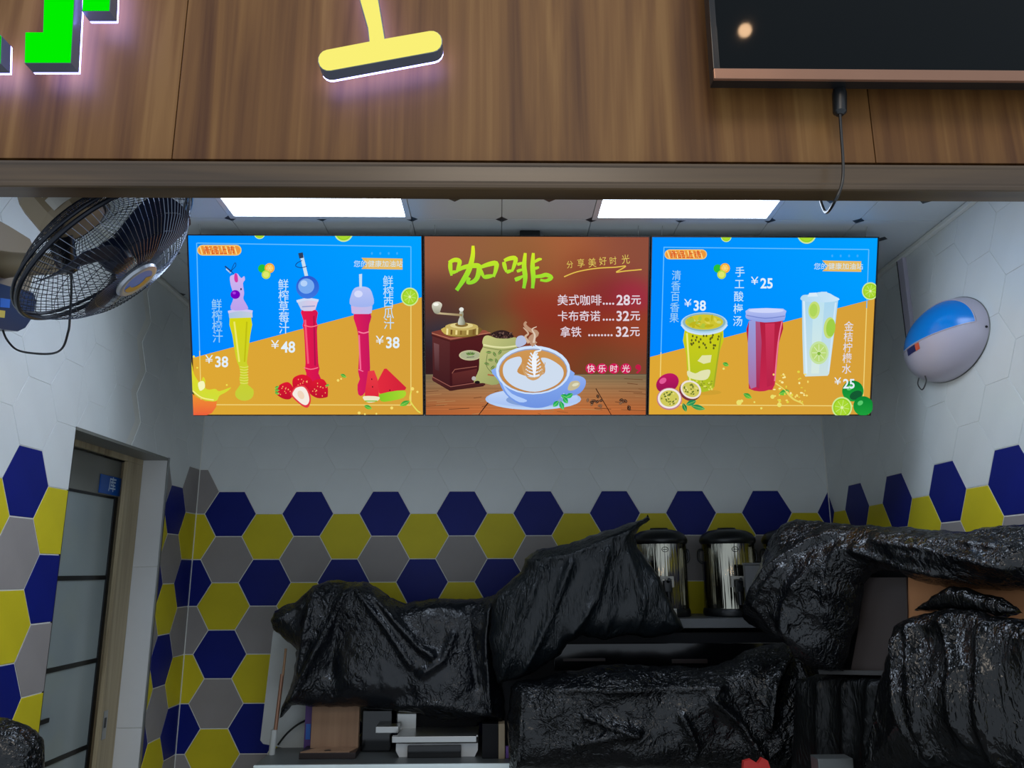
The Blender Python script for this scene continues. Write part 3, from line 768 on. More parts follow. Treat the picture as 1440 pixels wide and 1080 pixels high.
# ---- middle board: coffee
p = Poster(1, 580, 310, 'middle lit menu board, brown, with coffee cup and coffee prices')
BLOBS = [(.05, .95, .25, (150, 92, 66)), (.35, .95, .22, (146, 98, 60)), (.62, .9, .2, (170, 98, 60)), (.95, .95, .25, (140, 78, 60)), (.05, .62, .16, (84, 50, 46)), (.22, .62, .15, (92, 62, 42)), (.10, .45, .12, (40, 50, 70)), (.33, .50, .12, (112, 92, 50)),
         (.28, .72, .12, (110, 90, 52)), (.47, .66, .16, (142, 52, 36)), (.80, .70, .13, (130, 40, 48)), (.92, .68, .09, (168, 38, 70)), (.70, .52, .2, (140, 46, 32)), (.90, .45, .15, (150, 66, 40)), (.62, .38, .14, (126, 64, 36)), (.80, .32, .14, (104, 70, 40)),
         (.45, .42, .1, (130, 60, 40)), (.05, .3, .14, (50, 26, 30)), (.93, .28, .12, (124, 70, 50)), (.48, .82, .13, (132, 88, 50)), (.70, .82, .1, (128, 62, 38))]
def coffee_bg(a, b_):
    W = .02; c = [116*W, 56*W, 40*W]
    for x, y, r, k in BLOBS:
        g = math.exp(-((a-x)**2+(b_-y)**2)/(2*(r*.62)**2)); W += g
        for i in range(3): c[i] += g*k[i]
    return [v/W for v in c]
p.part('printed_background'); p.grid(56, 44, coffee_bg)
ty = 806
p.part('printed_picture')
n_ = 40
for k in range(n_):       # table top: strips of grain
    y0_, y1_ = ty+(1022-ty)*k/n_, ty+(1022-ty)*(k+1)/n_
    rr = random.Random(k*7); t = k/n_; sh = rr.uniform(-10, 10)
    A = (122+58*t+sh, 108-12*t+sh*.8, 82-32*t+sh*.6)
    p.poly([(60, y0_), (650, y0_), (650, y1_+.5), (60, y1_+.5)], A, (A[0]+26, A[1]+16, A[2]+6), (1, 0))
    p.poly([(650, y0_), (1240, y0_), (1240, y1_+.5), (650, y1_+.5)], (A[0]+26, A[1]+16, A[2]+6), (A[0]+4, A[1]+2, A[2]), (1, 0))
rr = random.Random(3)
for k in range(46):
    x_ = rr.uniform(70, 1230); y_ = rr.uniform(ty+20, 1012); ln = rr.uniform(30, 120); dx = (x_-640)*.0022*ln
    p.line([(x_-dx*.4, y_-3), (x_+ln*.25+dx, y_+3)], rr.uniform(1.5, 3.5), rr.choice([(120, 76, 44), (176, 128, 82), (104, 62, 38)]))
p.line([(398, 952), (348, 1024)], 6, (44, 24, 18)); p.line([(960, 880), (1040, 1022)], 5, (60, 34, 22)); p.line([(62, ty), (1236, ty)], 3, (90, 80, 66))
# grinder
p.poly([(104, 588), (196, 622), (196, 892), (108, 840)], (92, 44, 44), (60, 26, 30)); p.poly([(196, 622), (404, 592), (392, 838), (372, 868), (196, 892)], (84, 30, 32), (56, 20, 26))
p.poly([(100, 584), (150, 572), (380, 574), (410, 590), (200, 628), (104, 600)], (122, 58, 48), (150, 80, 62), (1, 0)); p.line([(100, 600), (200, 632), (410, 598)], 9, (74, 30, 30)); p.line([(102, 590), (200, 620), (408, 588)], 4, (186, 120, 96))
p.poly([(104, 818), (200, 872), (378, 842), (382, 862), (204, 892), (104, 836)], (88, 40, 40), (60, 28, 28)); p.line([(104, 818), (200, 870), (380, 842)], 4, (150, 90, 80))
p.poly([(208, 800), (338, 776), (334, 842), (210, 862)], (98, 44, 42), (76, 32, 34)); p.line([(208, 800), (222, 780), (338, 764)], 4, (150, 90, 78)); p.poly([(112, 640), (140, 650), (140, 790), (118, 780)], (116, 76, 78), (70, 38, 42))
p.ell(302, 706, 58, 27, (196, 190, 150)); p.ell(302, 706, 52, 22, (170, 176, 140)); 
for a in (-.9, -.45, 0, .45, .9): leaf(p, 304+20*math.sin(a), 704-8*math.cos(a), 24, 4, a-PI/2, (40, 50, 36), (50, 60, 44))
p.line([(284, 716), (324, 714)], 3, (60, 66, 50))
p.ell(258, 588, 96, 24, (120, 92, 40)); p.poly([(166, 560), (352, 560), (350, 592), (300, 606), (220, 606), (166, 592)], (206, 180, 90), (110, 84, 40), (1, 0), sm=3)
for x_, c_ in ((184, (240, 226, 160)), (206, (116, 84, 34)), (232, (238, 220, 150)), (256, (130, 100, 44)), (290, (226, 206, 130)), (322, (120, 90, 40)), (340, (210, 190, 120))): p.line([(x_, 560), (x_-2, 598)], 10, c_)
p.ell(258, 556, 86, 20, (196, 174, 100)); p.ell(258, 550, 60, 15, (222, 206, 140)); p.ell(258, 546, 34, 12, (130, 104, 54))
p.poly([(240, 545), (276, 545), (272, 520), (266, 505), (268, 490), (262, 470), (252, 470), (246, 490), (248, 505), (242, 520)], (210, 214, 200), (120, 120, 96), (1, 0), sm=2); p.ell(257, 466, 12, 11, (226, 228, 222))
p.poly([(112, 478), (128, 490), (262, 502), (262, 490), (150, 482), (128, 474)], (208, 190, 150), (150, 130, 90), (1, 0)); p.poly([(104, 440), (116, 428), (140, 426), (156, 440), (150, 462), (140, 486), (118, 486), (104, 460)], (226, 222, 206), (150, 150, 130), (0, 1), sm=3); p.ell(124, 440, 14, 8, (246, 246, 236))
# sack of beans
p.poly([(410, 600), (430, 582), (470, 574), (505, 584), (530, 610), (470, 624)], (50, 34, 34), sm=3)
rr = random.Random(5)
for k in range(60): p.ell(rr.uniform(418, 522), rr.uniform(584, 616), 4, 3, rr.choice([(86, 58, 50), (120, 92, 82), (30, 20, 22)]), rr.uniform(0, 3), n=6)
p.poly([(376, 608), (400, 602), (440, 616), (500, 618), (540, 612), (556, 640), (548, 668), (560, 700), (520, 800), (440, 858), (370, 850), (322, 846), (348, 780), (352, 700), (370, 660), (366, 636)], (196, 196, 128), (150, 160, 100), (1, 1), sm=3)
p.line([(372, 650), (420, 660), (480, 664), (546, 656)], 8, (226, 226, 168), 4); p.line([(370, 662), (420, 672), (480, 678), (548, 668)], 4, (130, 136, 80), 4)
for k, (x_, y_) in enumerate(((400, 690), (430, 700), (458, 690), (410, 730), (440, 735), (420, 770), (390, 750))): leaf(p, x_, y_, 34, 7, k*1.1, (88, 104, 60), (120, 130, 80))
p.line([(392, 700), (388, 760), (420, 800)], 3, (96, 110, 64), 4); p.line([(394, 806), (428, 812)], 8, (176, 106, 70)); p.ell(322, 826, 11, 11, (180, 180, 176)); p.ell(340, 846, 14, 8, (30, 22, 24))
# saucer and cup
p.ell(632, 934, 250, 56, (150, 180, 230), c2=(190, 214, 246)); p.ell(630, 928, 236, 48, (196, 216, 248), c2=(166, 192, 240)); p.ell(640, 938, 150, 34, (130, 160, 214))
p.poly([(820, 818), (868, 812), (904, 832), (900, 872), (866, 908), (806, 916), (790, 880)], (146, 176, 240), (116, 150, 226), sm=4); p.poly([(826, 846), (858, 838), (876, 850), (868, 872), (838, 888), (812, 884)], (196, 186, 150), sm=4); p.ell(852, 858, 18, 8, (222, 220, 190), -.3)
p.poly([(438, 770), (452, 840), (490, 910), (560, 962), (640, 980), (710, 970), (770, 930), (806, 870), (824, 780)], (140, 176, 240), (110, 146, 224), (0, 1), sm=4)
p.poly([(470, 850), (520, 905), (600, 940), (560, 950), (500, 910)], (176, 204, 250), sm=3)
p.ell(631, 782, 194, 127, (206, 226, 252)); p.ell(631, 786, 180, 116, (150, 160, 190)); p.ell(631, 788, 176, 112, (206, 150, 84), c2=(190, 132, 70))
p.poly([(474, 770), (500, 730), (560, 712), (572, 740), (548, 790), (590, 812), (622, 812), (632, 812), (650, 812), (690, 800), (692, 760), (672, 720), (720, 726), (782, 770), (786, 820), (740, 866), (640, 896), (540, 872), (484, 824)], (206, 220, 238), sm=4)
for t in range(7):
    yy = 700+t*17; hw = 18+t*5
    for s_ in (-1, 1): p.line([(636, yy+12), (636+s_*hw*.6, yy+4), (636+s_*hw, yy-8)], 7, (226, 236, 248), 3)
for t in range(5):
    r_ = 60-t*11; p.line([(631-r_, 742+t*8), (600-r_*.2, 806+t*2), (631, 822+t*3), (664+r_*.2, 806+t*2), (634+r_, 742+t*8)], 4, (206, 160, 106), 4)
p.poly([(636, 690), (624, 740), (634, 812), (642, 812), (650, 740)], (240, 244, 252), sm=3)
def steam(pts, c, w0): p.line(pts, w0, c, 5, w0*.3)
steam([(640, 650), (620, 620), (650, 590), (610, 570), (588, 545), (596, 530)], (186, 146, 118), 34); steam([(610, 640), (590, 610), (606, 590), (580, 560)], (206, 176, 150), 16); steam([(634, 640), (640, 600), (626, 570), (650, 556)], (222, 200, 180), 12)
p.poly([(548, 610), (580, 604), (596, 640), (560, 662), (540, 650)], (180, 190, 220), sm=4); steam([(655, 720), (640, 690), (672, 676), (640, 650)], (226, 236, 246), 14)
for x_, y_, r_, l_ in ((796, 920, .3, 46), (820, 916, -.5, 44), (780, 966, 1.2, 50), (750, 958, -.8, 44), (800, 940, .9, 40)): leaf(p, x_, y_, l_, 13, r_, (20, 150, 80), (60, 200, 110))
rr = random.Random(9)
for cx_, cy_, n__, sp in ((962, 940, 9, 34), (1086, 942, 4, 26), (1142, 976, 3, 18), (980, 970, 2, 20)):
    for k in range(n__):
        x_, y_ = cx_+rr.gauss(0, sp*.6), cy_+rr.gauss(0, sp*.28); a_ = rr.uniform(0, 3)
        p.ell(x_, y_, 11, 7, rr.choice([(62, 36, 26), (44, 26, 20), (120, 84, 60)]), a_, n=10); p.line([(x_-8*math.cos(a_), y_-8*math.sin(a_)), (x_+8*math.cos(a_), y_+8*math.sin(a_))], 1.6, (170, 130, 100))
for k, ch in enumerate('快乐时光'): p.ell([932, 990, 1052, 1114][k], 774, 28, 27, (206, 26, 84))
p.ell(1178, 766, 15, 14, (190, 30, 70)); p.poly([(1192, 766), (1192, 782), (1176, 800), (1166, 796), (1180, 782)], (190, 30, 70))
p.part('printed_lettering')
for k, ch in enumerate('快乐时光'): p.text(ch, [932, 990, 1052, 1114][k], 774, 42, (240, 226, 232), .004)
YG, YG2 = (222, 236, 40), (130, 214, 50)
def brush(pts, w0, w1, sm=4):
    q = [(a.x, a.y) for a in catmull([(x, y, 0) for x, y in pts], sm)]; n = len(q); A, B_ = [], []
    for i, (x, y) in enumerate(q):
        a, b_ = q[max(i-1, 0)], q[min(i+1, n-1)]; dx, dy = b_[0]-a[0], b_[1]-a[1]; l = math.hypot(dx, dy) or 1
        t = i/(n-1); w = (w0+(w1-w0)*t)*(.55+.45*math.sin(PI*min(1, max(0, t*1.0+.12))))/2*1.25
        A.append((x-dy/l*w, y+dx/l*w)); B_.append((x+dy/l*w, y-dx/l*w))
    uv = [p.P(*a) for a in A+B_]
    cols = [lin([YG[i]+(YG2[i]-YG[i])*min(1, max(0, (a[1]-140)/230)) for i in range(3)]) for a in A+B_]
    p.raw(uv, [(i, i+1, n+i+1, n+i) for i in range(n-1)], cols)
p.part('printed_lettering')
# 咖
brush([(200, 216), (200, 250), (206, 290)], 18, 18); brush([(192, 222), (222, 208), (248, 216), (240, 250), (232, 272)], 18, 20); brush([(206, 274), (236, 268)], 16, 14)
brush([(236, 262), (272, 246), (318, 238), (346, 240), (350, 256), (340, 300), (318, 322), (290, 326), (300, 300)], 20, 24); brush([(318, 134), (316, 190), (296, 262), (262, 322), (232, 366)], 16, 30)
brush([(352, 252), (364, 278), (376, 302)], 16, 16); brush([(358, 246), (396, 232), (438, 226), (436, 262), (424, 296)], 18, 24); brush([(374, 298), (400, 294), (428, 288)], 18, 18)
p.part('printed_lettering')
# 啡
brush([(478, 218), (484, 246), (492, 272)], 18, 16); brush([(480, 212), (510, 200), (540, 202), (530, 244), (520, 268)], 18, 20); brush([(492, 272), (524, 262)], 16, 14)
brush([(590, 172), (584, 240), (590, 300), (582, 356)], 16, 26); brush([(548, 232), (580, 222)], 14, 12); brush([(546, 268), (580, 256)], 14, 12); brush([(536, 312), (560, 302), (584, 288)], 20, 12)
brush([(632, 172), (628, 240), (632, 300), (628, 356)], 16, 26); brush([(636, 220), (660, 206), (676, 204)], 12, 14); brush([(636, 254), (662, 246)], 12, 14); brush([(636, 296), (672, 292), (700, 286), (726, 300), (700, 316), (668, 312)], 16, 20)
p.part('printed_lettering')
for k, ch in enumerate('分享美好时光'): p.text(ch, [822, 880, 938, 994, 1048, 1112][k], [232, 224, 222, 214, 212, 204][k], [42, 48, 52, 48, 46, 52][k], (226, 206, 96), -.004, rot=-.1, wx=.86)
p.line([(792, 296), (860, 270), (960, 252), (1060, 246), (1112, 240), (1090, 256), (1064, 272), (1110, 266), (1196, 258)], 6, (226, 190, 80), 5)
MT = (228, 214, 224)
p.part('printed_lettering'); p.text('美式咖啡', 872, 417, 60, MT, .006, wx=.97); p.text('....', 1023, 436, 76, MT, .012, wx=.98); p.text('28', 1100, 417, 74, MT, .02, wx=.98); p.text('元', 1166, 417, 54, MT, .014)
p.part('printed_lettering'); p.text('卡布奇诺', 870, 500, 58, MT, .006, wx=.97); p.text('....', 1023, 519, 76, MT, .012, wx=.98); p.text('32', 1098, 500, 72, MT, .02, wx=.98); p.text('元', 1162, 500, 54, MT, .014)
p.part('printed_lettering'); p.text('拿铁', 827, 582, 58, MT, .006, wx=.97); p.text('........', 981, 600, 76, MT, .012, wx=1.0); p.text('32', 1095, 582, 72, MT, .02, wx=.98); p.text('元', 1160, 582, 54, MT, .014)
p.finish()

# ---- right board: passion fruit, plum, kumquat drinks
p = Poster(2, 900, 310, 'right lit menu board with three iced drink cups on blue and orange')
drink_background(p, 716, 410, (128, 350, 178, 26), (422, 252), [(450, 84, 28, 0, PI), (871, 70, 50, 0, PI), (1204, 370, 44)], (952, 1156, 210, 270, 918), (1004, 186),
                 ((125, 140), (1200, 152), (1168, 972), (102, 965)))
p.ell(215+120, 900, 90, 14, (206, 160, 50))
# passion fruit tea
p.poly([(232, 575), (434, 570), (410, 700), (388, 850), (380, 880), (330, 898), (262, 888), (250, 850), (240, 700)], (206, 206, 22), (172, 190, 40), (0, 1), sm=2)
p.line([(244, 590), (262, 870)], 9, (236, 232, 130)); p.line([(424, 590), (384, 870)], 8, (160, 170, 40))
p.ell(334, 537, 122, 56, (176, 214, 240)); p.ell(334, 533, 112, 48, (140, 180, 190)); p.ell(334, 532, 100, 40, (206, 196, 50))
rr = random.Random(21)
for k in range(26): p.ell(334+rr.uniform(-84, 84), 532+rr.uniform(-26, 26), rr.uniform(8, 22), rr.uniform(5, 11), rr.choice([(222, 210, 80), (190, 180, 30), (206, 214, 120), (176, 196, 60)]), rr.uniform(0, 3), n=12)
p.line([(214, 545), (250, 580), (334, 596), (420, 578), (454, 545)], 9, (206, 226, 246), 4)
for k in range(26): p.ell(rr.uniform(262, 410), rr.uniform(600, 670), 5, 7, (96, 96, 30), n=8)
p.poly([(298, 735), (322, 706), (372, 704), (366, 742), (330, 750)], (226, 226, 170)); p.poly([(246, 786), (286, 800), (318, 786), (364, 782), (352, 826), (310, 836), (252, 820)], (226, 226, 176), sm=3)
for k in range(40): p.ell(rr.uniform(268, 376), rr.uniform(840, 884), 6, 4, rr.choice([(222, 220, 100), (150, 160, 40)]), rr.uniform(0, 3), n=8)
# plum drink
p.poly([(566, 525), (742, 520), (722, 640), (700, 860), (670, 886), (622, 894), (572, 882), (564, 850), (560, 640)], (176, 30, 62), (196, 40, 78), (0, 1), sm=2)
p.poly([(566, 525), (600, 522), (610, 640), (604, 870), (576, 880), (564, 850), (560, 640)], (150, 160, 222), (170, 110, 160), (0, 1)); p.poly([(600, 522), (622, 522), (632, 640), (620, 880), (604, 872)], (170, 84, 130), (170, 40, 80)); p.line([(738, 530), (718, 640), (700, 840)], 7, (236, 120, 150), 3); p.poly([(650, 540), (700, 538), (690, 860), (660, 870)], (206, 52, 88), (182, 36, 72))
p.poly([(550, 490), (566, 462), (744, 462), (756, 490), (752, 516), (738, 526), (650, 534), (576, 522), (550, 510)], (186, 198, 246), (140, 156, 226), (0, 1), sm=2); p.ell(655, 472, 92, 12, (206, 214, 250)); p.line([(552, 496), (650, 512), (754, 500)], 5, (120, 136, 206), 3)
# kumquat lemon water
p.poly([(842, 410), (1032, 410), (1014, 560), (984, 800), (976, 812), (860, 816), (850, 800), (844, 600)], (170, 214, 240), (206, 226, 226), (0, 1))
p.line([(852, 420), (866, 800)], 10, (216, 236, 250)); p.line([(1018, 430), (980, 790)], 9, (206, 230, 246)); p.poly([(900, 420), (960, 420), (930, 800), (890, 800)], (190, 226, 240), (216, 234, 226))
p.poly([(834, 412), (846, 392), (880, 388), (930, 376), (980, 380), (1010, 396), (1038, 412), (1012, 424), (940, 430), (860, 424)], (176, 216, 240), (206, 232, 250), (1, 0), sm=3)
p.poly([(870, 400), (880, 380), (916, 378), (926, 398)], (216, 236, 250)); p.poly([(926, 392), (940, 374), (972, 374), (986, 398), (950, 404)], (196, 226, 246))
p.ell(905, 470, 30, 46, (196, 222, 120), .1); p.ell(902, 470, 20, 34, (176, 214, 90), .1)
p.ell(985, 562, 30, 56, (196, 220, 120), .1); p.ell(992, 562, 24, 46, (160, 206, 70), .1); p.ell(930, 692, 50, 60, (196, 226, 160)); p.ell(930, 692, 40, 48, (186, 218, 120))
for i in range(8): a = PI*i/4; p.line([(930, 692), (930+36*math.cos(a), 692+44*math.sin(a))], 4, (216, 234, 180))
p.ell(930, 696, 9, 9, (130, 180, 60))
# fruit at the foot
p.ell(140, 850, 62, 48, (190, 26, 96), -.5, c2=(150, 20, 80)); p.ell(116, 838, 20, 14, (226, 90, 150), -.6)
p.ell(258, 890, 58, 52, (120, 50, 60), .5); p.ell(262, 884, 56, 46, (236, 226, 220), .5); p.ell(262, 884, 46, 37, (206, 200, 90), .5)
p.ell(150, 932, 66, 58, (190, 120, 140)); p.ell(150, 930, 61, 53, (238, 230, 224)); p.ell(150, 930, 50, 43, (206, 200, 90))
for cx_, cy_, rx_, ry_ in ((262, 884, 38, 28), (150, 930, 42, 35)):
    for k in range(30): a = rr.uniform(0, 6.28); q = math.sqrt(rr.random()); p.ell(cx_+rx_*q*math.cos(a), cy_+ry_*q*math.sin(a), 4, 5.5, rr.choice([(90, 110, 40), (120, 130, 50), (226, 216, 130)]), a, n=7)
leaf(p, 262, 952, 60, 15, -.4, (20, 120, 80), (60, 160, 90)); leaf(p, 298, 976, 80, 14, .25, (20, 130, 80), (80, 170, 90)); leaf(p, 228, 976, 50, 12, 1.2, (20, 110, 70), (50, 150, 80))
leaf(p, 442, 752, 36, 11, .4); leaf(p, 556, 916, 52, 13, .5); leaf(p, 746, 898, 60, 15, -.35)
for k in range(44):
    t = rr.random(); x_ = 690+rr.uniform(0, 180); y_ = 790+rr.uniform(0, 160); p.ell(x_, y_, rr.uniform(2.5, 8), rr.uniform(2.5, 7), rr.choice([(244, 220, 110), (226, 214, 70), (248, 236, 160)]), n=8)
p.line([(756, 892), (790, 930), (830, 950), (846, 962)], 12, (232, 214, 100), 4, 5); p.line([(700, 850), (730, 870), (756, 892)], 7, (232, 220, 100), 4, 4)
for x_, y_, r_ in ((510, 950, 14), (524, 942, 8), (720, 962, 12), (684, 920, 11), (626, 980, 6), (430, 774, 6), (590, 948, 5)): p.ell(x_, y_, r_, r_, (234, 224, 110), n=12)
def wlime(x, y, r): p.ell(x, y, r, r*.98, (10, 130, 50), c2=(30, 160, 60)); p.ell(x-r*.3, y-r*.3, r*.3, r*.22, (90, 200, 110), -.6)
wlime(1102, 890, 56); p.ell(1118, 912, 34, 22, (20, 90, 50), -.4); wlime(1156, 968, 52); lime(p, 1045, 976, 53)
p.part('printed_lettering')
vtext(p, '清香百香果', 184, 288, 172, 510, 52, PALE, .012); vtext(p, '手工酸梅汤', 514, 270, 502, 526, 54, (200, 232, 250)); vtext(p, '金桔柠檬水', 1080, 552, 1068, 774, 52, (222, 222, 236), .010)
price(p, '38', 243, 442, 62); price(p, '25', 590, 326, 62); price(p, '25', 1022, 848, 58)
p.finish()
# the dark bracket that holds the row of boards to the ceiling
bk = empty('ceiling_bracket', (atZ(745, 326, H).x, 2.56, H), 'small dark bracket on the ceiling above the middle menu board', 'bracket')
b = MB(); b.box((-.035, -.012, -.028), (.035, .03, -.001), .004); b.build('bracket_plate', M['black'], bk); b = MB(); b.tube([(0, 0.0, -.02), (0, .03, -.05)], .008, 10); b.build('bolt', M['black'], bk)

# ================================================================== WALL FAN
fc_ = O + ray(154, 353)*1.87                       # centre of the cage
vd = ray(148, 342).normalized(); vr = vd.cross(UP).normalized(); vu = vr.cross(vd)
fn = (vr*.63 - vu*.69 - vd*.37).normalized()      # where it blows
fx = fn.cross(Vector((0, 0, 1))).normalized(); fy = fn.cross(fx)
FM = Matrix((fx, fy, fn)).transposed().to_4x4(); FM.translation = fc_
fan = empty('wall_fan', (0, 0, 0), 'dark caged wall fan on a beige bracket beside the left menu board', 'fan')
fan.matrix_world = FM
RC = .232
def fm(): return MB()
# in the fan's frame: z = blowing direction
b = fm(); NW = 88
def ring(mb, r, z, t, n=56, k=6): mb.tube([(r*math.cos(2*PI*i/n), r*math.sin(2*PI*i/n), z) for i in range(n)], t, k, True)
def dome_pt(r, a, front=True):
    t = (r-.05)/(RC-.05)
    z = .088*(1-t**2.6) if front else -.075*(1-t**2.2)
    return (r*math.cos(a), r*math.sin(a), z)
for i in range(NW):
    a = 2*PI*i/NW
    b.tube([dome_pt(.05+(RC-.05)*q, a+.10*q) for q in (0, .25, .5, .7, .85, .95, 1)], .00085, 3)
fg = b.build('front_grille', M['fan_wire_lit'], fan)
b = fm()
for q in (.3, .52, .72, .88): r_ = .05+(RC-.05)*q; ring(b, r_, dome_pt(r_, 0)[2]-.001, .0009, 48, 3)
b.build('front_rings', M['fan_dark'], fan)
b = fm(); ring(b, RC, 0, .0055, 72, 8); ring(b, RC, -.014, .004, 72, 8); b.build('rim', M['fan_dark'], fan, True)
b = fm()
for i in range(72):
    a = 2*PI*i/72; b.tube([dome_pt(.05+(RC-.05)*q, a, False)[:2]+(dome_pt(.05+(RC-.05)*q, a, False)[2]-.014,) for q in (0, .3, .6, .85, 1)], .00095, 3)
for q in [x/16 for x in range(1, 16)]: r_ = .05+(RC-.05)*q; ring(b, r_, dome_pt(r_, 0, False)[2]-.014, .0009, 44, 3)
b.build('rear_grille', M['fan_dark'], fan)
b = fm(); b.lathe([(0, .094), (.030, .094), (.044, .098), (.052, .096), (.055, .090), (.052, .084), (0, .084)], 40); b.build('badge', M['fan_silver'], fan, True)
b = fm(); b.lathe([(0, .0965), (.041, .0965), (.041, .094), (0, .094)], 36); b.build('badge_label', M['badge_blue'], fan)
b = fm()
pp = [(.037*math.cos(a), .037*math.sin(a), .0968) for a in [PI*.45+PI*.9*i/14 for i in range(15)]] + [(.022*math.cos(a)+.004, .022*math.sin(a), .0968) for a in [PI*1.35-PI*.9*i/14 for i in range(15)]]
b.prism(pp, (0, 0, 1), .0006); b.build('badge_band', M['badge_gold'], fan)
b = fm(); b.lathe([(0, .05), (.030, .046), (.036, .03), (.036, -.01), (0, -.01)], 28); b.build('hub', M['fan_blue'], fan, True)
for k in range(3):
    b = fm(); a0 = 2*PI*k/3+.5; NR, NA = 7, 8; g = []
    for i in range(NR+1):
        r_ = .034+(.195-.034)*i/NR; half = .35+.30*math.sin(PI*min(1, .15+i/NR*.8))
        row = []
        for j in range(NA+1):
            q = j/NA-.5; a = a0+q*2*half+.25*i/NR; row.append(((r_)*math.cos(a), r_*math.sin(a), .02-.075*q*(1-.35*i/NR)+.012*math.cos(q*PI)))
        g.append(row)
    top = [[b.v(q) for q in row] for row in g]; bot = [[b.v((x, y, z-.0025)) for x, y, z in row] for row in g]
    for i in range(NR):
        for j in range(NA): b.face([top[i][j], top[i+1][j], top[i+1][j+1], top[i][j+1]]); b.face([bot[i][j], bot[i][j+1], bot[i+1][j+1], bot[i+1][j]])
    for i in range(NR):
        for j in (0, NA): b.face([top[i][j], top[i+1][j], bot[i+1][j], bot[i][j]])
    for j in range(NA):
        for i in (0, NR): b.face([top[i][j], top[i][j+1], bot[i][j+1], bot[i][j]])
    b.build('blade', M['fan_blue'], fan, True)
b = fm(); b.lathe([(0, -.085), (.050, -.085), (.080, -.095), (.086, -.12), (.082, -.19), (.070, -.215), (.050, -.225), (0, -.227)], 10); b.build('motor_housing', M['beige'], fan)
# sticker on the housing, towards the camera
FMi = FM.inverted()
tocam = (FMi.to_3x3() @ (O-fc_)).normalized(); ang = math.atan2(tocam.y, tocam.x)
b = fm()
for z0, z1, h_ in ((-.112, -.142, .028), (-.150, -.170, .024)):
    pts_ = []
    for s_ in range(7): a = ang-.1+(-.42+.84*s_/6); pts_.append((.0858*math.cos(a), .0858*math.sin(a)))
    A = [b.v((x, y, z0)) for x, y in pts_]; Bq = [b.v((x, y, z1)) for x, y in pts_]
    for i in range(6): b.face([A[i], A[i+1], Bq[i+1], Bq[i]])
b.build('rating_sticker', M['sticker'], fan)
# neck, arm and wall plate in world space, moved into the fan's frame
def tofan(mb): 
    mb.T = FMi; return mb
neck = fc_ - fn*.135 + Vector((-.03, .02, -.075))
armA = O + ray(96, 371)*2.0; armB = atX(2, 372, XL+.03)
b = tofan(MB()); b.tube([fc_-fn*.14, neck.lerp(fc_-fn*.14, .3), armA.lerp(neck, .4), armA], [.034, .030, .026, .028], 12); b.build('neck', M['fan_dark'], fan, True)
b = tofan(MB()); d_ = (armB-armA); b.tube([armA-d_.normalized()*.02, armA, armA+d_*.35, armA+d_*.8, armB], [.020, .027, .028, .032, .038], 14); b.build('arm', M['beige'], fan, True)
b = tofan(MB()); wy = armB.y
hexs = [atX(q[0], q[1], XL+.001) for q in ((-40, 300), (-6, 318), (24, 336), (31, 352), (30, 384), (22, 412), (-4, 440), (-40, 440))]
b.prism(hexs, (1, 0, 0), .036); b.build('wall_plate', M['beige'], fan)
q_ = [atX(x, y, XL+.038) for x, y in ((-30, 398), (2, 407), (21, 412), (25, 422), (21, 444), (9, 461), (-2, 466), (-30, 462))]
b = tofan(MB()); b.prism([q for q in q_], (1, 0, 0), .05); b.build('control_box', M['control_blue'], fan)
for nm, mt, px in (('control_label', 'lcd_blue', ((0, 419), (14, 421), (13, 433), (0, 432))), ('control_label', 'lcd_yellow', ((-2, 436), (7, 437), (6, 447), (-2, 446)))):
    b = tofan(MB()); b.prism([atX(x, y, XL+.0885) for x, y in px], (1, 0, 0), .001); b.build(nm, M[mt], fan)
b = tofan(MB())
cpts = [atX(3, 462, XL+.07), atX(10, 478, XL+.07), atX(24, 492, XL+.10), atX(48, 497, XL+.16), atX(74, 497, XL+.22), atX(88, 489, XL+.26), atX(95, 470, XL+.29), atX(98, 450, XL+.30), armA+Vector((.02, -.02, -.03)), neck]
b.tube(catmull(cpts, 7), .0028, 6); b.build('cord', M['black'], fan, True)

# ================================================================== ROUND WALL UNIT ON THE RIGHT
YD_, ZD_, da, db, dc = 2.5455, EYE+.7445, .1005, .2289, .1325
du = empty('wall_dispenser', (XR-.001, YD_, ZD_), 'round white wall unit with a blue window on the right wall', 'dispenser')
def dpt(x, th): # x = 0 wall .. 1 nose ; th around, 0 = +Y, pi/2 = up
    r = math.sqrt(max(0, 1-x*x)); return Vector((-.002-da*x, db*r*math.cos(th), dc*r*math.sin(th)))
NT, NX = 72, 22
zcut, xcut = .06, .34                               # the window lies over zcut, further out than xcut
xs_ = [math.sin(PI/2*i/NX) for i in range(NX+1)]
xs_[min(range(NX), key=lambda i: abs(xs_[i]-xcut))] = xcut
b = MB(); rows = [[b.v(dpt(x, 2*PI*j/NT)) for j in range(NT)] for x in xs_[:-1]]; nose = b.v(dpt(1, 0))
b.mi = 0
for i in range(len(rows)-1):
    for j in range(NT):
        z_ = math.sin(2*PI*(j+.5)/NT)
        if xs_[i] >= xcut-1e-6 and z_ > 0: continue
        b.face([rows[i][j], rows[i][(j+1) % NT], rows[i+1][(j+1) % NT], rows[i+1][j]])
for j in range(NT):
    if math.sin(2*PI*(j+.5)/NT) < 0: b.face([rows[-1][j], rows[-1][(j+1) % NT], nose])
b.build('shell', M['dome_white'], du, True)
b = MB()
def dpt2(x, th, k=1.006): q = dpt(x, th); return Vector((q.x*k, q.y*k, q.z*k))
xw = [x for x in xs_ if x >= xcut-1e-6]
rows = [[b.v(dpt2(x, PI*j/36, .992)) for j in range(37)] for x in xw[:-1]]; nose = b.v(dpt2(1, 0, .992))
for i in range(len(rows)-1):
    for j in range(36): b.face([rows[i][j], rows[i][j+1], rows[i+1][j+1], rows[i+1][j]])
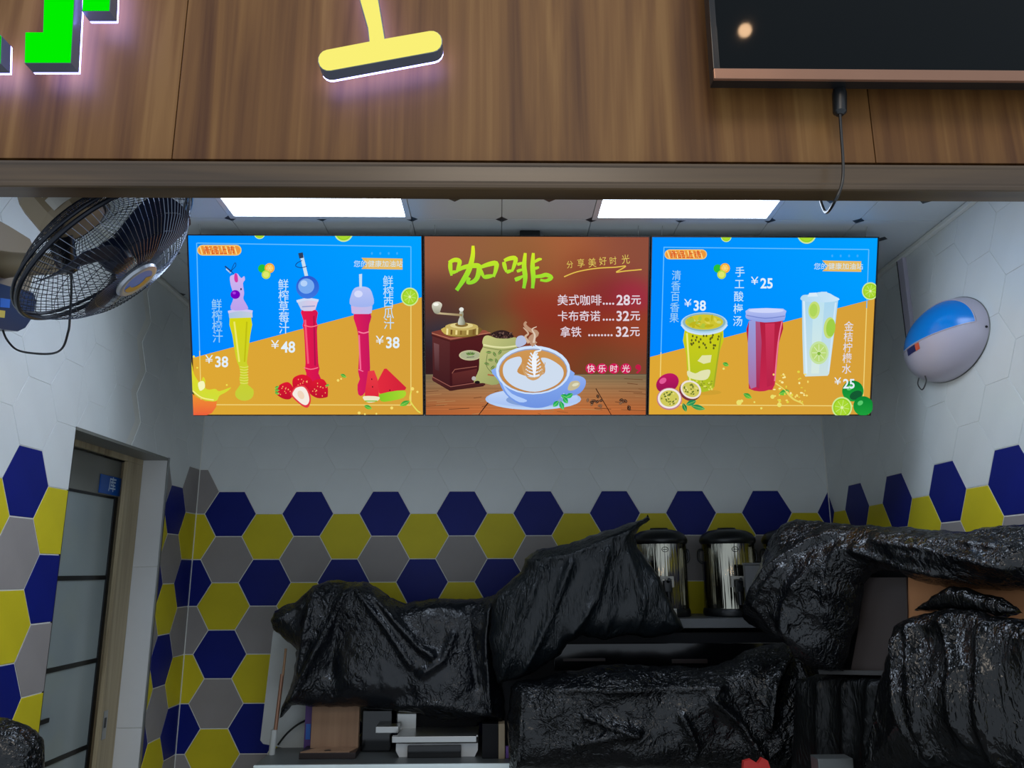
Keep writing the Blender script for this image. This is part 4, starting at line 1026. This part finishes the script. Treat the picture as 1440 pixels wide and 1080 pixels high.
for j in range(36): b.face([rows[-1][j], rows[-1][j+1], nose])
b.build('window', M['dome_blue'], du, True)
b = MB(); b.tube([dpt2(xcut, PI*j/36, 1.0) for j in range(37)], .0022, 6); b.tube([dpt2(x, 0, 1.0) for x in xw]+[dpt2(x, PI, 1.0) for x in xw[::-1][1:]], .0022, 6); b.build('seam', M['dome_white'], du, True)
b = MB(); b.tube([dpt(.0, 2*PI*j/60)+Vector((.0, 0, 0)) for j in range(60)], .0022, 6, True); b.build('rear_rim', M['alu'], du, True)
# label strip under the window near the nose
b = MB(); LY = [(.93, .985, 'n')]
def patch(mb, a0, a1, z0, z1, n=6):
    # on the shell: param y fraction a (-1..1, negative = towards camera), z fraction
    g = []
    for i in range(n+1):
        row = []
        for z in (z0, z1):
            y = a0+(a1-a0)*i/n; x = math.sqrt(max(0, 1-y*y-z*z)); row.append(mb.v((-.002-da*x*1.012, db*y*1.012, dc*z*1.012)))
        g.append(row)
    for i in range(n): mb.face([g[i][0], g[i+1][0], g[i+1][1], g[i][1]])
patch(b, .12, .42, -.20, -.03); b.build('label', M['label_navy'], du)
b = MB(); patch(b, .0, .12, -.20, -.03); b.build('label', M['label_orange'], du)
b = MB(); b.tube(catmull([Vector((-.062, .10, -.102)), Vector((-.066, .105, -.125)), Vector((-.064, .085, -.148)), Vector((-.060, .062, -.125)), Vector((-.058, .068, -.104))], 6), .0022, 6); b.build('hook', M['board_back'], du, True)
b = MB(); b.lathe([(0, 0), (.004, 0), (.004, .002), (0, .002)], 10); o_ = b.build('screw', M['black'], du); o_.location = (-.012, -.225, -.02); o_.rotation_euler = (PI/2, 0, 0)
# white cable trunking on the right wall
ct = empty('cable_trunking', (XR, 2.765, EYE+.9), 'narrow white cable trunking running down the right wall from the ceiling', 'trunking')
MB().box((-.016, -.020, -.12), (-.001, .020, .238), .003).build('cover', M['dome_white'], ct)
MB().box((-.0165, .0205, -.12), (-.001, .0235, .238)).build('edge_strip', M['board_back'], ct)

# ================================================================== COUNTERS AND SHELF
ZC = EYE-.68
def counter(lo, hi, label):
    t = empty('counter', ((lo[0]+hi[0])/2, (lo[1]+hi[1])/2, 0), label, 'counter'); ox, oy = t.location.x, t.location.y
    MB().box((lo[0]-ox, lo[1]-oy, ZC-.04), (hi[0]-ox, hi[1]-oy, ZC), .003).build('worktop', M['counter'], t)
    MB().box((lo[0]-ox+.02, lo[1]-oy+.02, .0), (hi[0]-ox-.02, hi[1]-oy-.001, ZC-.04)).build('cabinet', M['alu'], t)
    return t
cxl = atZ(358, 1076, ZC).x
t = counter((cxl, 3.126), (XR-.004, D-.004), 'steel back counter against the tiled wall under the covered machines')
MB().box((cxl-t.location.x, 3.112-t.location.y, ZC-.04), (XR-.004-t.location.x, 3.1255-t.location.y, ZC+.002), .003).build('front_edge', M['counter_edge'], t)
counter((.98, 2.02), (XR-.004, 3.108), 'side counter along the right wall under the black film')
counter((XL+.06, 1.62), (-.93, 2.25), 'small side counter at the left below the black bag')
# urn shelf
ZS = EYE-.187
M['shelf_grey'] = plain('shelf_grey', (96, 98, 100), .5, .2)
sf = empty('wall_shelf', (1.0, 3.43, ZS), 'grey metal shelf carrying the row of steel urns', 'shelf')
MB().box((-.5, -.165, -.006), (.505, .205, 0), .001).build('shelf_board', M['shelf_grey'], sf)
MB().box((-.5, -.170, -.036), (.505, -.1655, 0), .0015).build('front_lip', M['shelf_grey'], sf)
for x in (-.40, .0, .40): MB().prism([(x, .205, -.006), (x, .205, -.045), (x, -.12, -.006)], (1, 0, 0), .012).build('bracket', M['shelf_grey'], sf)

# ---- steel urns
def urn(px, r, label, dz=0):
    c = atY(px, 868, 3.43); X = atY(px, 800, 3.45).x
    t = empty('insulated_urn', (X, 3.45, ZS), label, 'urn', 'steel urns on the wall shelf')
    h = .355+dz
    b = MB(); b.lathe([(0, 0), (r*.98, 0), (r*1.04, .004), (r*1.05, .016), (r*1.02, .03), (r*.99, .033), (0, .033)], 40); b.build('base_ring', M['black'], t, True)
    b = MB(); b.lathe([(r*.99, .030), (r*.995, .034), (r*.985, h-.06), (r*.97, h-.052)], 56)
    b.build('body', M['chrome'], t, True)
    b = MB(); b.lathe([(r*.97, h-.064), (r*1.04, h-.056), (r*1.06, h-.046), (r*1.03, h-.036), (r*.93, h-.020), (r*.74, h-.008), (r*.5, h-.002), (r*.35, h), (r*.33, h+.006), (0, h+.008)], 40); b.build('lid', M['black'], t, True)
    for s_ in (-1, 1):
        b = MB(); b.tube(catmull([(s_*r*.97, .01, h-.085), (s_*(r+.010), .012, h-.09), (s_*(r+.012), .012, h-.125), (s_*(r*.97), .01, h-.14)], 5), .006, 8); b.build('side_handle', M['black'], t, True)
    # round emblem near the top
    b = MB(); b.tube([(.013*math.cos(2*PI*i/20), -math.sqrt(r*r*.97-(.013*math.cos(2*PI*i/20))**2)-.001, h-.085+.010*math.sin(2*PI*i/20)) for i in range(20)], .0012, 5, True)
    b.tube([(-.009, -r*.986-.001, h-.085), (.009, -r*.986-.001, h-.085)], .0011, 5); b.build('emblem', M['black'], t)
    b = MB(); b.box((-.028, -r-.012, .150), (.028, -r+.006, .162), .002); b.box((-.028, -r-.012, .118), (-.018, -r+.006, .150), .002); b.box((.018, -r-.012, .118), (.028, -r+.006, .150), .002); b.build('tap_bracket', M['sticker'], t)
    tp = MB(); tp.box((-.016, -r-.030, .098), (.016, -r+.004, .146), .005); tp.tube([(0, -r-.024, .10), (0, -r-.026, .075), (0, -r-.024, .05)], [.013, .011, .010], 12); tp.tube([(0, -r-.024, .140), (0, -r-.052, .150)], .007, 8); tp.build('tap', M['black'], t, True)
    return t
urn(929, .1115, 'steel insulated urn at the left end of the shelf, partly behind black film')
urn(1025, .1115, 'steel insulated urn in the middle of the shelf with its tap in view')
urn(1112, .106, 'steel insulated urn at the right, mostly hidden by the shiny film')
# cloudy plastic box next to the middle urn, small white card at the left urn
tb_ = empty('plastic_container', atY(1068, 868, 3.262), 'cloudy upright plastic container on the shelf before the right urn', 'container'); tb_.location.z = ZS
b = MB(); b.box((-.045, -.0, 0), (.045, .027, .205), .006); b.build('tub', M['clear'], tb_, True)
b = MB(); b.box((-.048, -.003, .205), (.048, .029, .214), .003); b.build('rim', M['clear'], tb_, True)
tag(MB().box((.675, 3.262, ZS), (.708, 3.268, ZS+.038), .001).build('price_card', M['sticker']), 'small white card standing on the shelf at the foot of the left urn', 'card')

# ================================================================== BLACK PLASTIC FILM OVER THE MACHINES
def bag(name, label, mat, outline, pa, pb, bulge=.10, back=.04, rim=.10, folds=(), amp=.012, res=.0085, seed=0, aniso=(1, 1), ddir=(0, 1), lean=.0, group='black plastic films'):
    """outline in photograph px, lying on the upright plane through pa and pb (world xy);
       grown into a closed, pillowy, creased body towards the viewer"""
    A, B_ = Vector((*pa, 0)), Vector((*pb, 0)); u = (B_-A).normalized(); n = Vector((u.y, -u.x, 0))
    if n.y > 0: n = -n
    P0 = Vector((A.x, A.y, EYE))
    def uv(px, py): q = atP(px, py, P0, n)-P0; return (q.dot(u), q.z)
    out = [uv(*q) for q in outline]
    # resample the outline
    ol = []
    for i in range(len(out)):
        a, c = Vector(out[i-1]), Vector(out[i]); m_ = max(1, int((c-a).length/(res*1.2)))
        for k in range(m_): ol.append(a.lerp(c, k/m_))
    no = len(ol)
    jit = []
    for i, q in enumerate(ol):
        e = noise.noise(Vector((q.x*22, q.y*22, seed)))*.006+noise.noise(Vector((q.x*60, q.y*60, seed+3)))*.003
        t = (ol[(i+1) % no]-ol[i-1]); t = t.normalized() if t.length else Vector((1, 0)); jit.append(q+Vector((-t.y, t.x))*e)
    ol = jit
    oa = np.array([[q.x, q.y] for q in ol]); ob = np.roll(oa, -1, 0)
    x0, y0 = oa.min(0); x1, y1 = oa.max(0)
    gx, gy = np.meshgrid(np.arange(x0, x1, res), np.arange(y0, y1, res)); gp = np.stack([gx.ravel(), gy.ravel()], 1)
    rs = np.random.default_rng(seed); gp = gp + rs.normal(size=gp.shape)*res*.12
    def dist(pts, sa, sb):
        d = np.full(len(pts), 1e9)
        for a, c in zip(sa, sb):
            ab = c-a; L2 = ab@ab or 1e-12; t = np.clip(((pts-a)@ab)/L2, 0, 1)[:, None]; d = np.minimum(d, np.linalg.norm(pts-(a+t*ab), axis=1))
        return d
    ins = np.zeros(len(gp), bool)
    for a, c in zip(oa, ob):
        cond = (a[1] > gp[:, 1]) != (c[1] > gp[:, 1])
        with np.errstate(divide='ignore', invalid='ignore'): xx = (c[0]-a[0])*(gp[:, 1]-a[1])/(c[1]-a[1])+a[0]
        ins ^= cond & (gp[:, 0] < xx)
    gp = gp[ins]; dd = dist(gp, oa, ob); gp = gp[dd > res*.55]
    vin = [Vector(q) for q in oa.tolist()]+[Vector(q) for q in gp.tolist()]
    res_ = geometry.delaunay_2d_cdt(vin, [], [list(range(no))], 1, 1e-7)
    V2, T2 = res_[0], res_[2]
    pts2 = np.array([[v.x, v.y] for v in V2]); dd = dist(pts2, oa, ob)
    onb = dd < 1e-5
    k = np.clip(dd/rim, 0, 1); base = np.sqrt(np.clip(1-(1-k)**2, 0, 1))
    dx, dy = ddir; disp = np.zeros(len(pts2))
    for i, (x, y) in enumerate(pts2.tolist()):
        s_, t_ = x*dy-y*dx, x*dx+y*dy              # across / along the folds
        wx_ = .35*noise.noise(Vector((x*3, y*3, seed+7)))
        a = noise.ridged_multi_fractal(Vector((s_*9*aniso[0]+wx_, t_*9*aniso[1], seed*3.1)), .9, 2.1, 4, 1.0, 2.0)
        c = noise.noise(Vector((x*4.5+seed, y*4.5, seed)))
        e = noise.ridged_multi_fractal(Vector((s_*30*aniso[0], t_*30*aniso[1], seed*1.7+4)), 1.0, 2.2, 2, 1.0, 2.0)
        disp[i] = (a-1.0)*amp*.42 + c*amp*2.4 + (e-.8)*amp*.10
    for f in folds:
        fp = np.array([uv(*q) for q in f[0]]); w_, h_ = f[1], f[2]
        d = dist(pts2, fp[:-1], fp[1:]); disp += 1.5*h_*np.exp(-(d/(w_*1.25))**1.25)
    edge = np.clip(dd/.03, 0, 1)
    depth = base*bulge + lean*np.clip((y1-pts2[:, 1])/.22, 0, 1)*np.clip(dd/.12, 0, 1) + disp*edge + .002*(~onb)
    depth = np.where(onb, 0, np.maximum(depth, .003))
    bk = np.where(onb, 0, -back*base)
    verts = []; 
    for (x, y), d in zip(pts2.tolist(), depth.tolist()): verts.append(A+u*x+Vector((0, 0, EYE+y))+n*d)
    nf = len(verts); bidx = {}
    for i, ((x, y), d) in enumerate(zip(pts2.tolist(), bk.tolist())):
        if onb[i]: bidx[i] = i
        else: bidx[i] = len(verts); verts.append(A+u*x+Vector((0, 0, EYE+y))+n*d)
    faces = [tuple(f) for f in T2] + [tuple(bidx[i] for i in f)[::-1] for f in T2]
    cen = Vector((sum(v.x for v in verts)/len(verts), sum(v.y for v in verts)/len(verts), min(v.z for v in verts)))
    me = bpy.data.meshes.new(name); me.from_pydata([v-cen for v in verts], [], faces); me.validate()
    me.polygons.foreach_set('use_smooth', [True]*len(me.polygons)); me.materials.append(M[mat])
    bm_ = bmesh.new(); bm_.from_mesh(me); bmesh.ops.recalc_face_normals(bm_, faces=bm_.faces[:]); bm_.to_mesh(me); bm_.free()
    o = bpy.data.objects.new(name, me); COL.objects.link(o); o.location = cen
    return tag(o, label, 'plastic cover', group)

OUT_B = [(693, 838), (712, 822), (733, 803), (738, 786), (755, 773), (800, 764), (840, 750), (880, 737), (903, 731), (911, 722), (915, 731), (899, 741), (893, 752), (897, 772), (912, 790), (924, 806), (934, 830), (944, 850), (956, 872), (962, 884), (945, 892), (905, 897), (880, 893), (850, 899), (820, 893), (800, 903), (790, 920), (762, 936), (745, 950), (715, 958), (700, 962), (694, 940), (688, 890)]
bag('plastic_film', 'matt black film tied over a tall machine left of the steel urns', 'bagB', OUT_B, (-.5, 3.13), (1.0, 3.13), bulge=.085, back=.05, rim=.11, seed=2, aniso=(1.5, .45), ddir=(.35, 1), amp=.013,
    folds=[([(740, 790), (800, 780), (905, 735)], .012, .016), ([(760, 800), (730, 870), (700, 950)], .014, .014), ([(800, 790), (770, 870), (735, 945)], .012, .016), ([(850, 775), (835, 840), (800, 895)], .012, .014), ([(905, 770), (935, 850), (955, 880)], .01, .014), ([(880, 780), (900, 850), (890, 890)], .012, .012)])
OUT_A = [(381, 872), (386, 859), (400, 851), (414, 846), (428, 836), (440, 824), (463, 816), (496, 818), (518, 819), (532, 827), (549, 840), (571, 848), (582, 845), (618, 841), (657, 842), (682, 840), (702, 834), (708, 870), (706, 958), (712, 1002), (708, 1016), (674, 1015), (650, 1012), (624, 1013), (596, 1006), (554, 999), (499, 994), (452, 994), (410, 992), (398, 1008), (393, 1010), (397, 991), (411, 958), (418, 913), (402, 900), (385, 886)]
bag('plastic_film', 'black film draped over the broad machine at the left of the counter', 'bagA', OUT_A, (-1.2, 3.29), (.6, 3.29), bulge=.10, back=.05, rim=.12, seed=5, aniso=(1.1, .7), ddir=(-.3, 1), amp=.011,
    folds=[([(497, 822), (470, 880), (432, 950), (415, 985)], .015, .03), ([(450, 822), (438, 880), (425, 940)], .012, .02), ([(522, 824), (560, 870), (592, 905), (612, 918)], .012, .026), ([(505, 826), (548, 880), (582, 930)], .010, .018), ([(640, 890), (625, 925), (600, 940)], .012, .018), ([(385, 875), (410, 862), (430, 850)], .01, .016),
           ([(690, 845), (684, 900), (690, 1000)], .01, .02), ([(560, 990), (620, 985), (680, 1000)], .014, .016), ([(480, 860), (470, 940)], .03, -.022), ([(660, 860), (670, 960)], .02, -.014)])
OUT_C = [(716, 1080), (714, 1010), (718, 966), (728, 958), (760, 953), (800, 943), (840, 936), (875, 934), (930, 936), (985, 940), (1010, 935), (1040, 920), (1060, 912), (1078, 905), (1101, 903), (1122, 918), (1147, 943), (1148, 975), (1145, 1018), (1132, 1060), (1124, 1081)]
bag('plastic_film', 'crumpled black film over the low machines at the middle of the counter', 'bagC', OUT_C, (-.5, 3.05), (1.3, 2.98), bulge=.13, back=.05, rim=.10, seed=9, aniso=(1, 1), ddir=(.8, .6), amp=.017,
    folds=[([(740, 962), (900, 962), (1000, 958)], .012, .02), ([(820, 998), (850, 1010), (888, 1020)], .010, .022), ([(888, 1020), (850, 1025), (810, 1035)], .010, .02), ([(1098, 908), (1070, 960), (1065, 1010)], .014, .03), ([(1110, 915), (1125, 980), (1115, 1040)], .014, .028), ([(990, 975), (1030, 1010), (1060, 1060)], .012, .024), ([(735, 965), (728, 1080)], .010, .02), ([(950, 1000), (970, 1040), (960, 1075)], .012, .02)])
OUT_D = [(1105, 734), (1120, 732), (1160, 734), (1200, 738), (1245, 740), (1300, 744), (1340, 747), (1365, 746), (1392, 741), (1412, 738), (1440, 737), (1500, 735), (1500, 836), (1440, 832), (1390, 829), (1340, 827), (1310, 823), (1288, 814), (1268, 806), (1245, 801), (1226, 806), (1215, 822), (1212, 845), (1206, 880), (1196, 905), (1190, 928), (1186, 944), (1160, 944), (1147, 941), (1130, 925), (1108, 905), (1090, 896), (1075, 886), (1062, 882), (1056, 864), (1060, 835), (1066, 815), (1078, 785), (1090, 757)]
bag('plastic_film', 'large shiny black film over the tall machine by the right wall', 'bagD', OUT_D, (.90, 2.88), (1.37, 2.10), bulge=.055, back=.03, rim=.10, lean=.10, seed=14, aniso=(.8, .8), ddir=(-1, .25), amp=.013,
    folds=[([(1190, 745), (1160, 760), (1120, 800), (1085, 860)], .018, .02), ([(1250, 760), (1330, 772), (1440, 800)], .010, .02), ([(1240, 750), (1340, 758), (1440, 770)], .008, .016), ([(1225, 775), (1290, 800), (1350, 812)], .010, .018), ([(1180, 800), (1150, 850), (1150, 920)], .012, .022), ([(1140, 800), (1110, 850), (1120, 890)], .012, .02), ([(1205, 770), (1195, 810), (1190, 860)], .010, .018)])
OUT_E = [(1231, 1092), (1238, 1034), (1252, 946), (1262, 900), (1264, 876), (1280, 868), (1300, 862), (1330, 858), (1365, 856), (1395, 866), (1440, 870), (1500, 874), (1500, 1092)]
bag('plastic_film', 'black film hanging in long folds at the lower right corner', 'bagE', OUT_E, (1.135, 2.36), (1.30, 1.96), bulge=.05, back=.03, rim=.06, lean=.05, seed=20, aniso=(1.4, .5), ddir=(.2, 1), amp=.012,
    folds=[([(1285, 868), (1330, 880), (1345, 860)], .012, .014), ([(1300, 880), (1330, 960), (1345, 1060)], .012, .024), ([(1345, 870), (1380, 940), (1400, 1040)], .012, .022), ([(1280, 900), (1310, 1000), (1340, 1080)], .010, .018), ([(1400, 880), (1420, 960), (1430, 1080)], .012, .02), ([(1262, 900), (1255, 1000), (1245, 1080)], .010, .016)])
OUT_H = [(1122, 956), (1150, 948), (1200, 950), (1262, 948), (1275, 960), (1262, 1092), (1200, 1092), (1116, 1088)]
M['bagH'] = bagmat('bag_film_h', (6, 8, 9), .4, 34, (1.2, 1.2, .4), .8, .25, .4)
bag('plastic_film', 'dull black film hanging straight down below the gap of the shiny film', 'bagH', OUT_H, (.915, 2.93), (1.40, 2.13), bulge=.035, back=.006, rim=.05, seed=41, amp=.008,
    folds=[([(1160, 955), (1165, 1080)], .012, .012), ([(1195, 955), (1200, 1080)], .012, .014), ([(1235, 955), (1228, 1080)], .010, .012)])
OUT_F = [(1286, 858), (1300, 848), (1320, 834), (1336, 825), (1358, 826), (1372, 832), (1392, 838), (1410, 842), (1430, 853), (1440, 863), (1410, 868), (1380, 862), (1340, 860), (1310, 862)]
bag('plastic_film', 'small dark flap of black film over the cardboard at the right', 'bagE', OUT_F, (1.165, 2.40), (1.325, 1.98), bulge=.03, back=.01, rim=.03, seed=23, amp=.005, res=.006)
OUT_G = [(-60, 1180), (-60, 1020), (-10, 1011), (12, 1011), (32, 1016), (48, 1026), (56, 1042), (60, 1070), (64, 1180)]
bag('plastic_film', 'black plastic bag at the lower left corner before the wall', 'bagC', OUT_G, (-1.25, 2.0), (-.9, 2.0), bulge=.07, back=.06, rim=.08, seed=31, amp=.012)

# ================================================================== MACHINES AND THINGS UNDER THE FILM
def wpt(px, py, Y): return atY(px, py, Y)
def bxpx(mb, x0, y0, x1, y1, Y, dep, bev=.003, orig=Vector((0, 0, 0)), z0=None):
    a, c = wpt(x0, y0, Y), wpt(x1, y1, Y)
    lo = Vector((min(a.x, c.x), Y, min(a.z, c.z) if z0 is None else z0))-orig; hi = Vector((max(a.x, c.x), Y+dep, max(a.z, c.z)))-orig
    mb.box(lo, hi, bev); return mb
# low black appliance under the shelf
ap = empty('covered_appliance', (.62, 3.40, ZC), 'dark appliance in the shade below the urn shelf', 'appliance')
o_ = ap.location
MB().box((-.625, -.12, .001), (.60, .22, .44), .006).build('casing', M['black_matt'], ap)
MB().box((-.40, -.128, .30), (.50, -.12, .40), .002).build('front_panel', M['black_gloss'], ap)
b = MB(); b.box((-.365, -.134, .335), (-.20, -.128, .345), .001); b.build('brown_strip', M['board_frame'], ap); b = MB(); b.box((.06, -.134, .325), (.20, -.128, .340), .001); b.build('brown_strip', M['board_frame'], ap)
# dark machine seen through the gap of the right film
A_, B2 = Vector((.90, 2.88, 0)), Vector((1.37, 2.10, 0)); u_ = (B2-A_).normalized(); n_ = Vector((u_.y, -u_.x, 0)); n_ = -n_ if n_.y > 0 else n_
def pl(px, py, off=0): return atP(px, py, A_+Vector((0, 0, EYE))+n_*off, n_)
dm = empty('dark_machine', (pl(1240, 900).x, pl(1240, 900).y, ZC), 'dark upright machine seen in the gap of the shiny film', 'machine')
yaw_ = math.atan2(u_.y, u_.x); dm.rotation_euler = (0, 0, yaw_)
dmi = (Matrix.Translation(dm.location) @ Matrix.Rotation(yaw_, 4, 'Z')).inverted()
def dmb(): q = MB(); q.T = dmi; return q
def slab(mb, px, off, dep):  # px outline on the film plane, moved off towards viewer, thick dep backwards
    mb.prism([pl(x, y, off) for x, y in px], -n_, dep); return mb
slab(dmb(), [(1160, 790), (1276, 790), (1276, 1128), (1160, 1100)], -.07, .05).build('casing', M['black_matt'], dm)
M['brown_black'] = plain('brown_black_panel', (58, 50, 48), .55)
slab(dmb(), [(1216, 812), (1274, 812), (1276, 860), (1274, 944), (1196, 944), (1206, 890)], -.038, .006).build('front_panel', M['brown_black'], dm)
slab(dmb(), [(1150, 942), (1262, 944), (1256, 950), (1152, 948)], -.010, .02).build('ledge', M['board_back'], dm)
# kraft box behind the flap
bxk = empty('cardboard_box', (pl(1350, 850).x, pl(1350, 850).y, EYE-.3), 'brown cardboard box showing between the black films at the right', 'box'); bxk.rotation_euler = (0, 0, yaw_)
bki = (Matrix.Translation(bxk.location) @ Matrix.Rotation(yaw_, 4, 'Z')).inverted()
b = MB(); b.T = bki; slab(b, [(1277, 812), (1330, 812), (1330, 885), (1277, 885)], -.045, .03).build('side', M['cardboard'], bxk)
b = MB(); b.T = bki; slab(b, [(1332, 812), (1500, 812), (1500, 885), (1332, 885)], -.047, .03).build('side', M['cardboard'], bxk)

# white board leaning at the left, with a pole and a brown tube in front
wbp = [(383, 888), (390, 884), (424, 912), (424, 990), (400, 1043), (366, 1043)]
wo = empty('cutting_board', wpt(395, 1043, 3.42), 'white cutting board leaning on the wall at the left of the counter', 'board')
P_ = [wpt(x, y, 3.42)-wo.location for x, y in [(384, 888), (389, 884), (420, 890), (438, 900), (438, 1060), (370, 1046), (366, 1041)]]
b = MB(); b.prism(P_, (0, 1, 0), .015); b.build('board', M['white_board'], wo)
wo2 = empty('measuring_stick', wpt(392, 1060, 3.30), 'thin brown and steel stirring stick standing before the white board', 'utensil')
l_ = lambda x, y, Y=3.30: wpt(x, y, Y)-wo2.location
MB().tube([l_(402, 912), l_(398, 950)], .005, 8).build('wooden_end', M['bamboo'], wo2)
MB().tube([l_(397, 948), l_(387, 1030)], .0075, 10).build('tube', M['copper'], wo2)
MB().tube([l_(386, 1026), l_(380, 1078)], .012, 12).build('handle', M['white_board'], wo2)
# rear grey tiles piece: pale box behind the kraft box
gb = empty('paper_dispenser', wpt(415, 1050, 3.45), 'pale grey box behind the kraft stand on the counter', 'box'); gb.location.z = ZC
b = MB(); bxpx(b, 401, 985, 433, 1044, 3.45, .06, .004, gb.location); b.build('upper_body', M['white_board'], gb)
b = MB(); bxpx(b, 395, 1045, 433, 1068, 3.43, .10, .003, gb.location, z0=ZC); b.build('lower_body', M['alu'], gb)
MB().tube(catmull([wpt(391, 1047, 3.40), wpt(403, 1032, 3.38), wpt(417, 1020, 3.38), wpt(430, 1013, 3.40), wpt(436, 1011, 3.42)], 6), .004, 8).build('loose_cable', M['black'])
tag(bpy.data.objects['loose_cable'], 'short black cable curving in front of the pale grey box', 'cable')
# kraft stand
ks = empty('wooden_stand', wpt(468, 1066, 3.24), 'brown wooden stand with a dark base left of the sealing machine', 'stand'); ks.location.z = ZC
b = MB(); bxpx(b, 439, 993, 503, 1060, 3.30, .03, .002, ks.location); b.build('back_panel', M['kraft'], ks)
a_, c_ = wpt(420, 1068, 3.215), wpt(502, 1068, 3.215)
b = MB(); b.box((a_.x-ks.location.x, 3.215-ks.location.y, 0), (c_.x-ks.location.x-.006, 3.34-ks.location.y, .022), .002); b.build('base', M['board_frame'], ks)
b = MB(); b.prism([(a_.x-ks.location.x+.004, 3.218-ks.location.y, .022), (c_.x-ks.location.x-.03, 3.218-ks.location.y, .022), (c_.x-ks.location.x-.01, 3.30-ks.location.y, .022), (a_.x-ks.location.x+.05, 3.30-ks.location.y, .022)], (0, 0, 1), .003); b.build('tray', M['kraft'], ks)
b = MB(); b.lathe([(0, 0), (.012, 0), (.012, .001), (0, .001)], 16); q_ = b.build('hole', M['black'], ks); q_.location = (-.02, -.0, .0255)
sp_ = empty('printed_booklet', wpt(435, 1055, 3.29), 'thin booklet with a purple and blue spine left of the wooden stand', 'booklet'); sp_.location.z = ZC
b = MB(); bxpx(b, 430, 992, 437, 1056, 3.345, .04, .001, sp_.location, z0=ZC+.001); b.build('cover', M['purple'], sp_)
b = MB(); bxpx(b, 430.5, 1018, 436, 1040, 3.342, .003, .0005, sp_.location); b.build('spine_print', M['lcd_blue'], sp_)
# grinder body between
gr = empty('coffee_grinder', wpt(530, 1066, 3.33), 'black coffee grinder in the shade right of the wooden stand', 'grinder'); gr.location.z = ZC
b = MB(); bxpx(b, 509, 998, 549, 1066, 3.33, .16, .006, gr.location, z0=ZC); b.build('body', M['black_gloss'], gr)
b = MB(); bxpx(b, 528, 1022, 560, 1031, 3.27, .07, .002, gr.location); b.build('portafilter_fork', M['steel'], gr)
# cup sealing machine
sm = empty('cup_sealing_machine', wpt(614, 1066, 3.26), 'steel cup sealing machine with a dark front below the left film', 'machine'); sm.location.z = ZC
so = sm.location
b = MB(); bxpx(b, 558, 1004, 672, 1046, 3.40, .12, .006, so, z0=ZC+.04); b.build('column', M['black_matt'], sm)
b = MB(); bxpx(b, 558, 1003, 585, 1028, 3.36, .04, .004, so); b.build('side_plate', M['steel'], sm)
b = MB(); bxpx(b, 551, 1036, 670, 1044, 3.20, .03, .002, so); a_, c_ = wpt(557, 1036, 3.20), wpt(672, 1036, 3.20)
b.box((a_.x-so.x, 3.22-so.y, a_.z-so.z-.008), (c_.x-so.x, 3.42-so.y, a_.z-so.z), .002); b.build('tray', M['steel'], sm)
b = MB(); 
c1_, c2_ = wpt(557, 1046, 3.24), wpt(672, 1046, 3.24); zt_ = c1_.z-so.z
x0_, x1_ = c1_.x-so.x, c2_.x-so.x
b.prism([(x0_, 3.24-so.y, zt_), (x1_, 3.24-so.y, zt_), (x1_, 3.24-so.y, .022), (x1_-.012, 3.24-so.y, .0), (x0_+.012, 3.24-so.y, .0), (x0_, 3.24-so.y, .022)], (0, 1, 0), .15); b.build('lower_body', M['jamb_white'], sm)
b = MB(); b.box((x0_+.045, 3.22-so.y, .0), (x1_-.062, 3.239-so.y, zt_-.004), .003); b.build('front_panel', M['black_gloss'], sm)
# pale strip and dark side next to the sealing machine
dk = empty('covered_cabinet', wpt(692, 1066, 3.20), 'dark narrow cabinet with a pale edge strip beside the sealing machine', 'cabinet'); dk.location.z = ZC
b = MB(); bxpx(b, 678, 1018, 701, 1066, 3.20, .07, .003, dk.location, z0=ZC); b.build('side', M['black_matt'], dk)
b = MB(); bxpx(b, 701, 1018, 710, 1066, 3.195, .07, .002, dk.location, z0=ZC); b.build('edge_strip', M['beige'], dk)
b = MB(); bxpx(b, 711, 1050, 716, 1066, 3.20, .02, .001, Vector((0, 0, 0)), z0=ZC+.001); tag(b.build('packet', M['purple']), 'tiny purple packet standing beside the pale edge strip', 'packet')
rp_ = empty('red_packet', wpt(1066, 1074, 2.84), 'bright red packet on the counter at the bottom edge right of centre', 'packet')
b = MB(); b.prism([wpt(x, y, 2.80)-rp_.location for x, y in ((1044, 1100), (1046, 1071), (1056, 1068), (1066, 1074), (1072, 1066), (1080, 1070), (1090, 1100))], (0, 1, 0), .02); b.build('wrapper', M['red'], rp_)
gp_ = empty('steel_box', wpt(1170, 1072, 2.52), 'plain grey steel box at the bottom between the two hanging films', 'box')
b = MB(); a_, c_ = wpt(1150, 1067, 2.52), wpt(1200, 1069, 2.52)
b.box((a_.x-gp_.location.x, 0, ZC-gp_.location.z), (c_.x-gp_.location.x, .06, a_.z-gp_.location.z), .003); b.build('body', M['counter'], gp_)
# dark machine standing behind the gap between the films (lower right of the middle)
ld = empty('covered_machine', (1.18, 2.92, ZC), 'dark machine deep in the gap under the shiny film', 'machine')
a_, c_ = wpt(1128, 900, 3.02), wpt(1262, 900, 3.02)
b = MB(); b.box((a_.x-1.18, .14, .001), (min(c_.x, XR-.02)-1.18, .20, a_.z-ZC), .005); b.build('casing', M['black_matt'], ld)
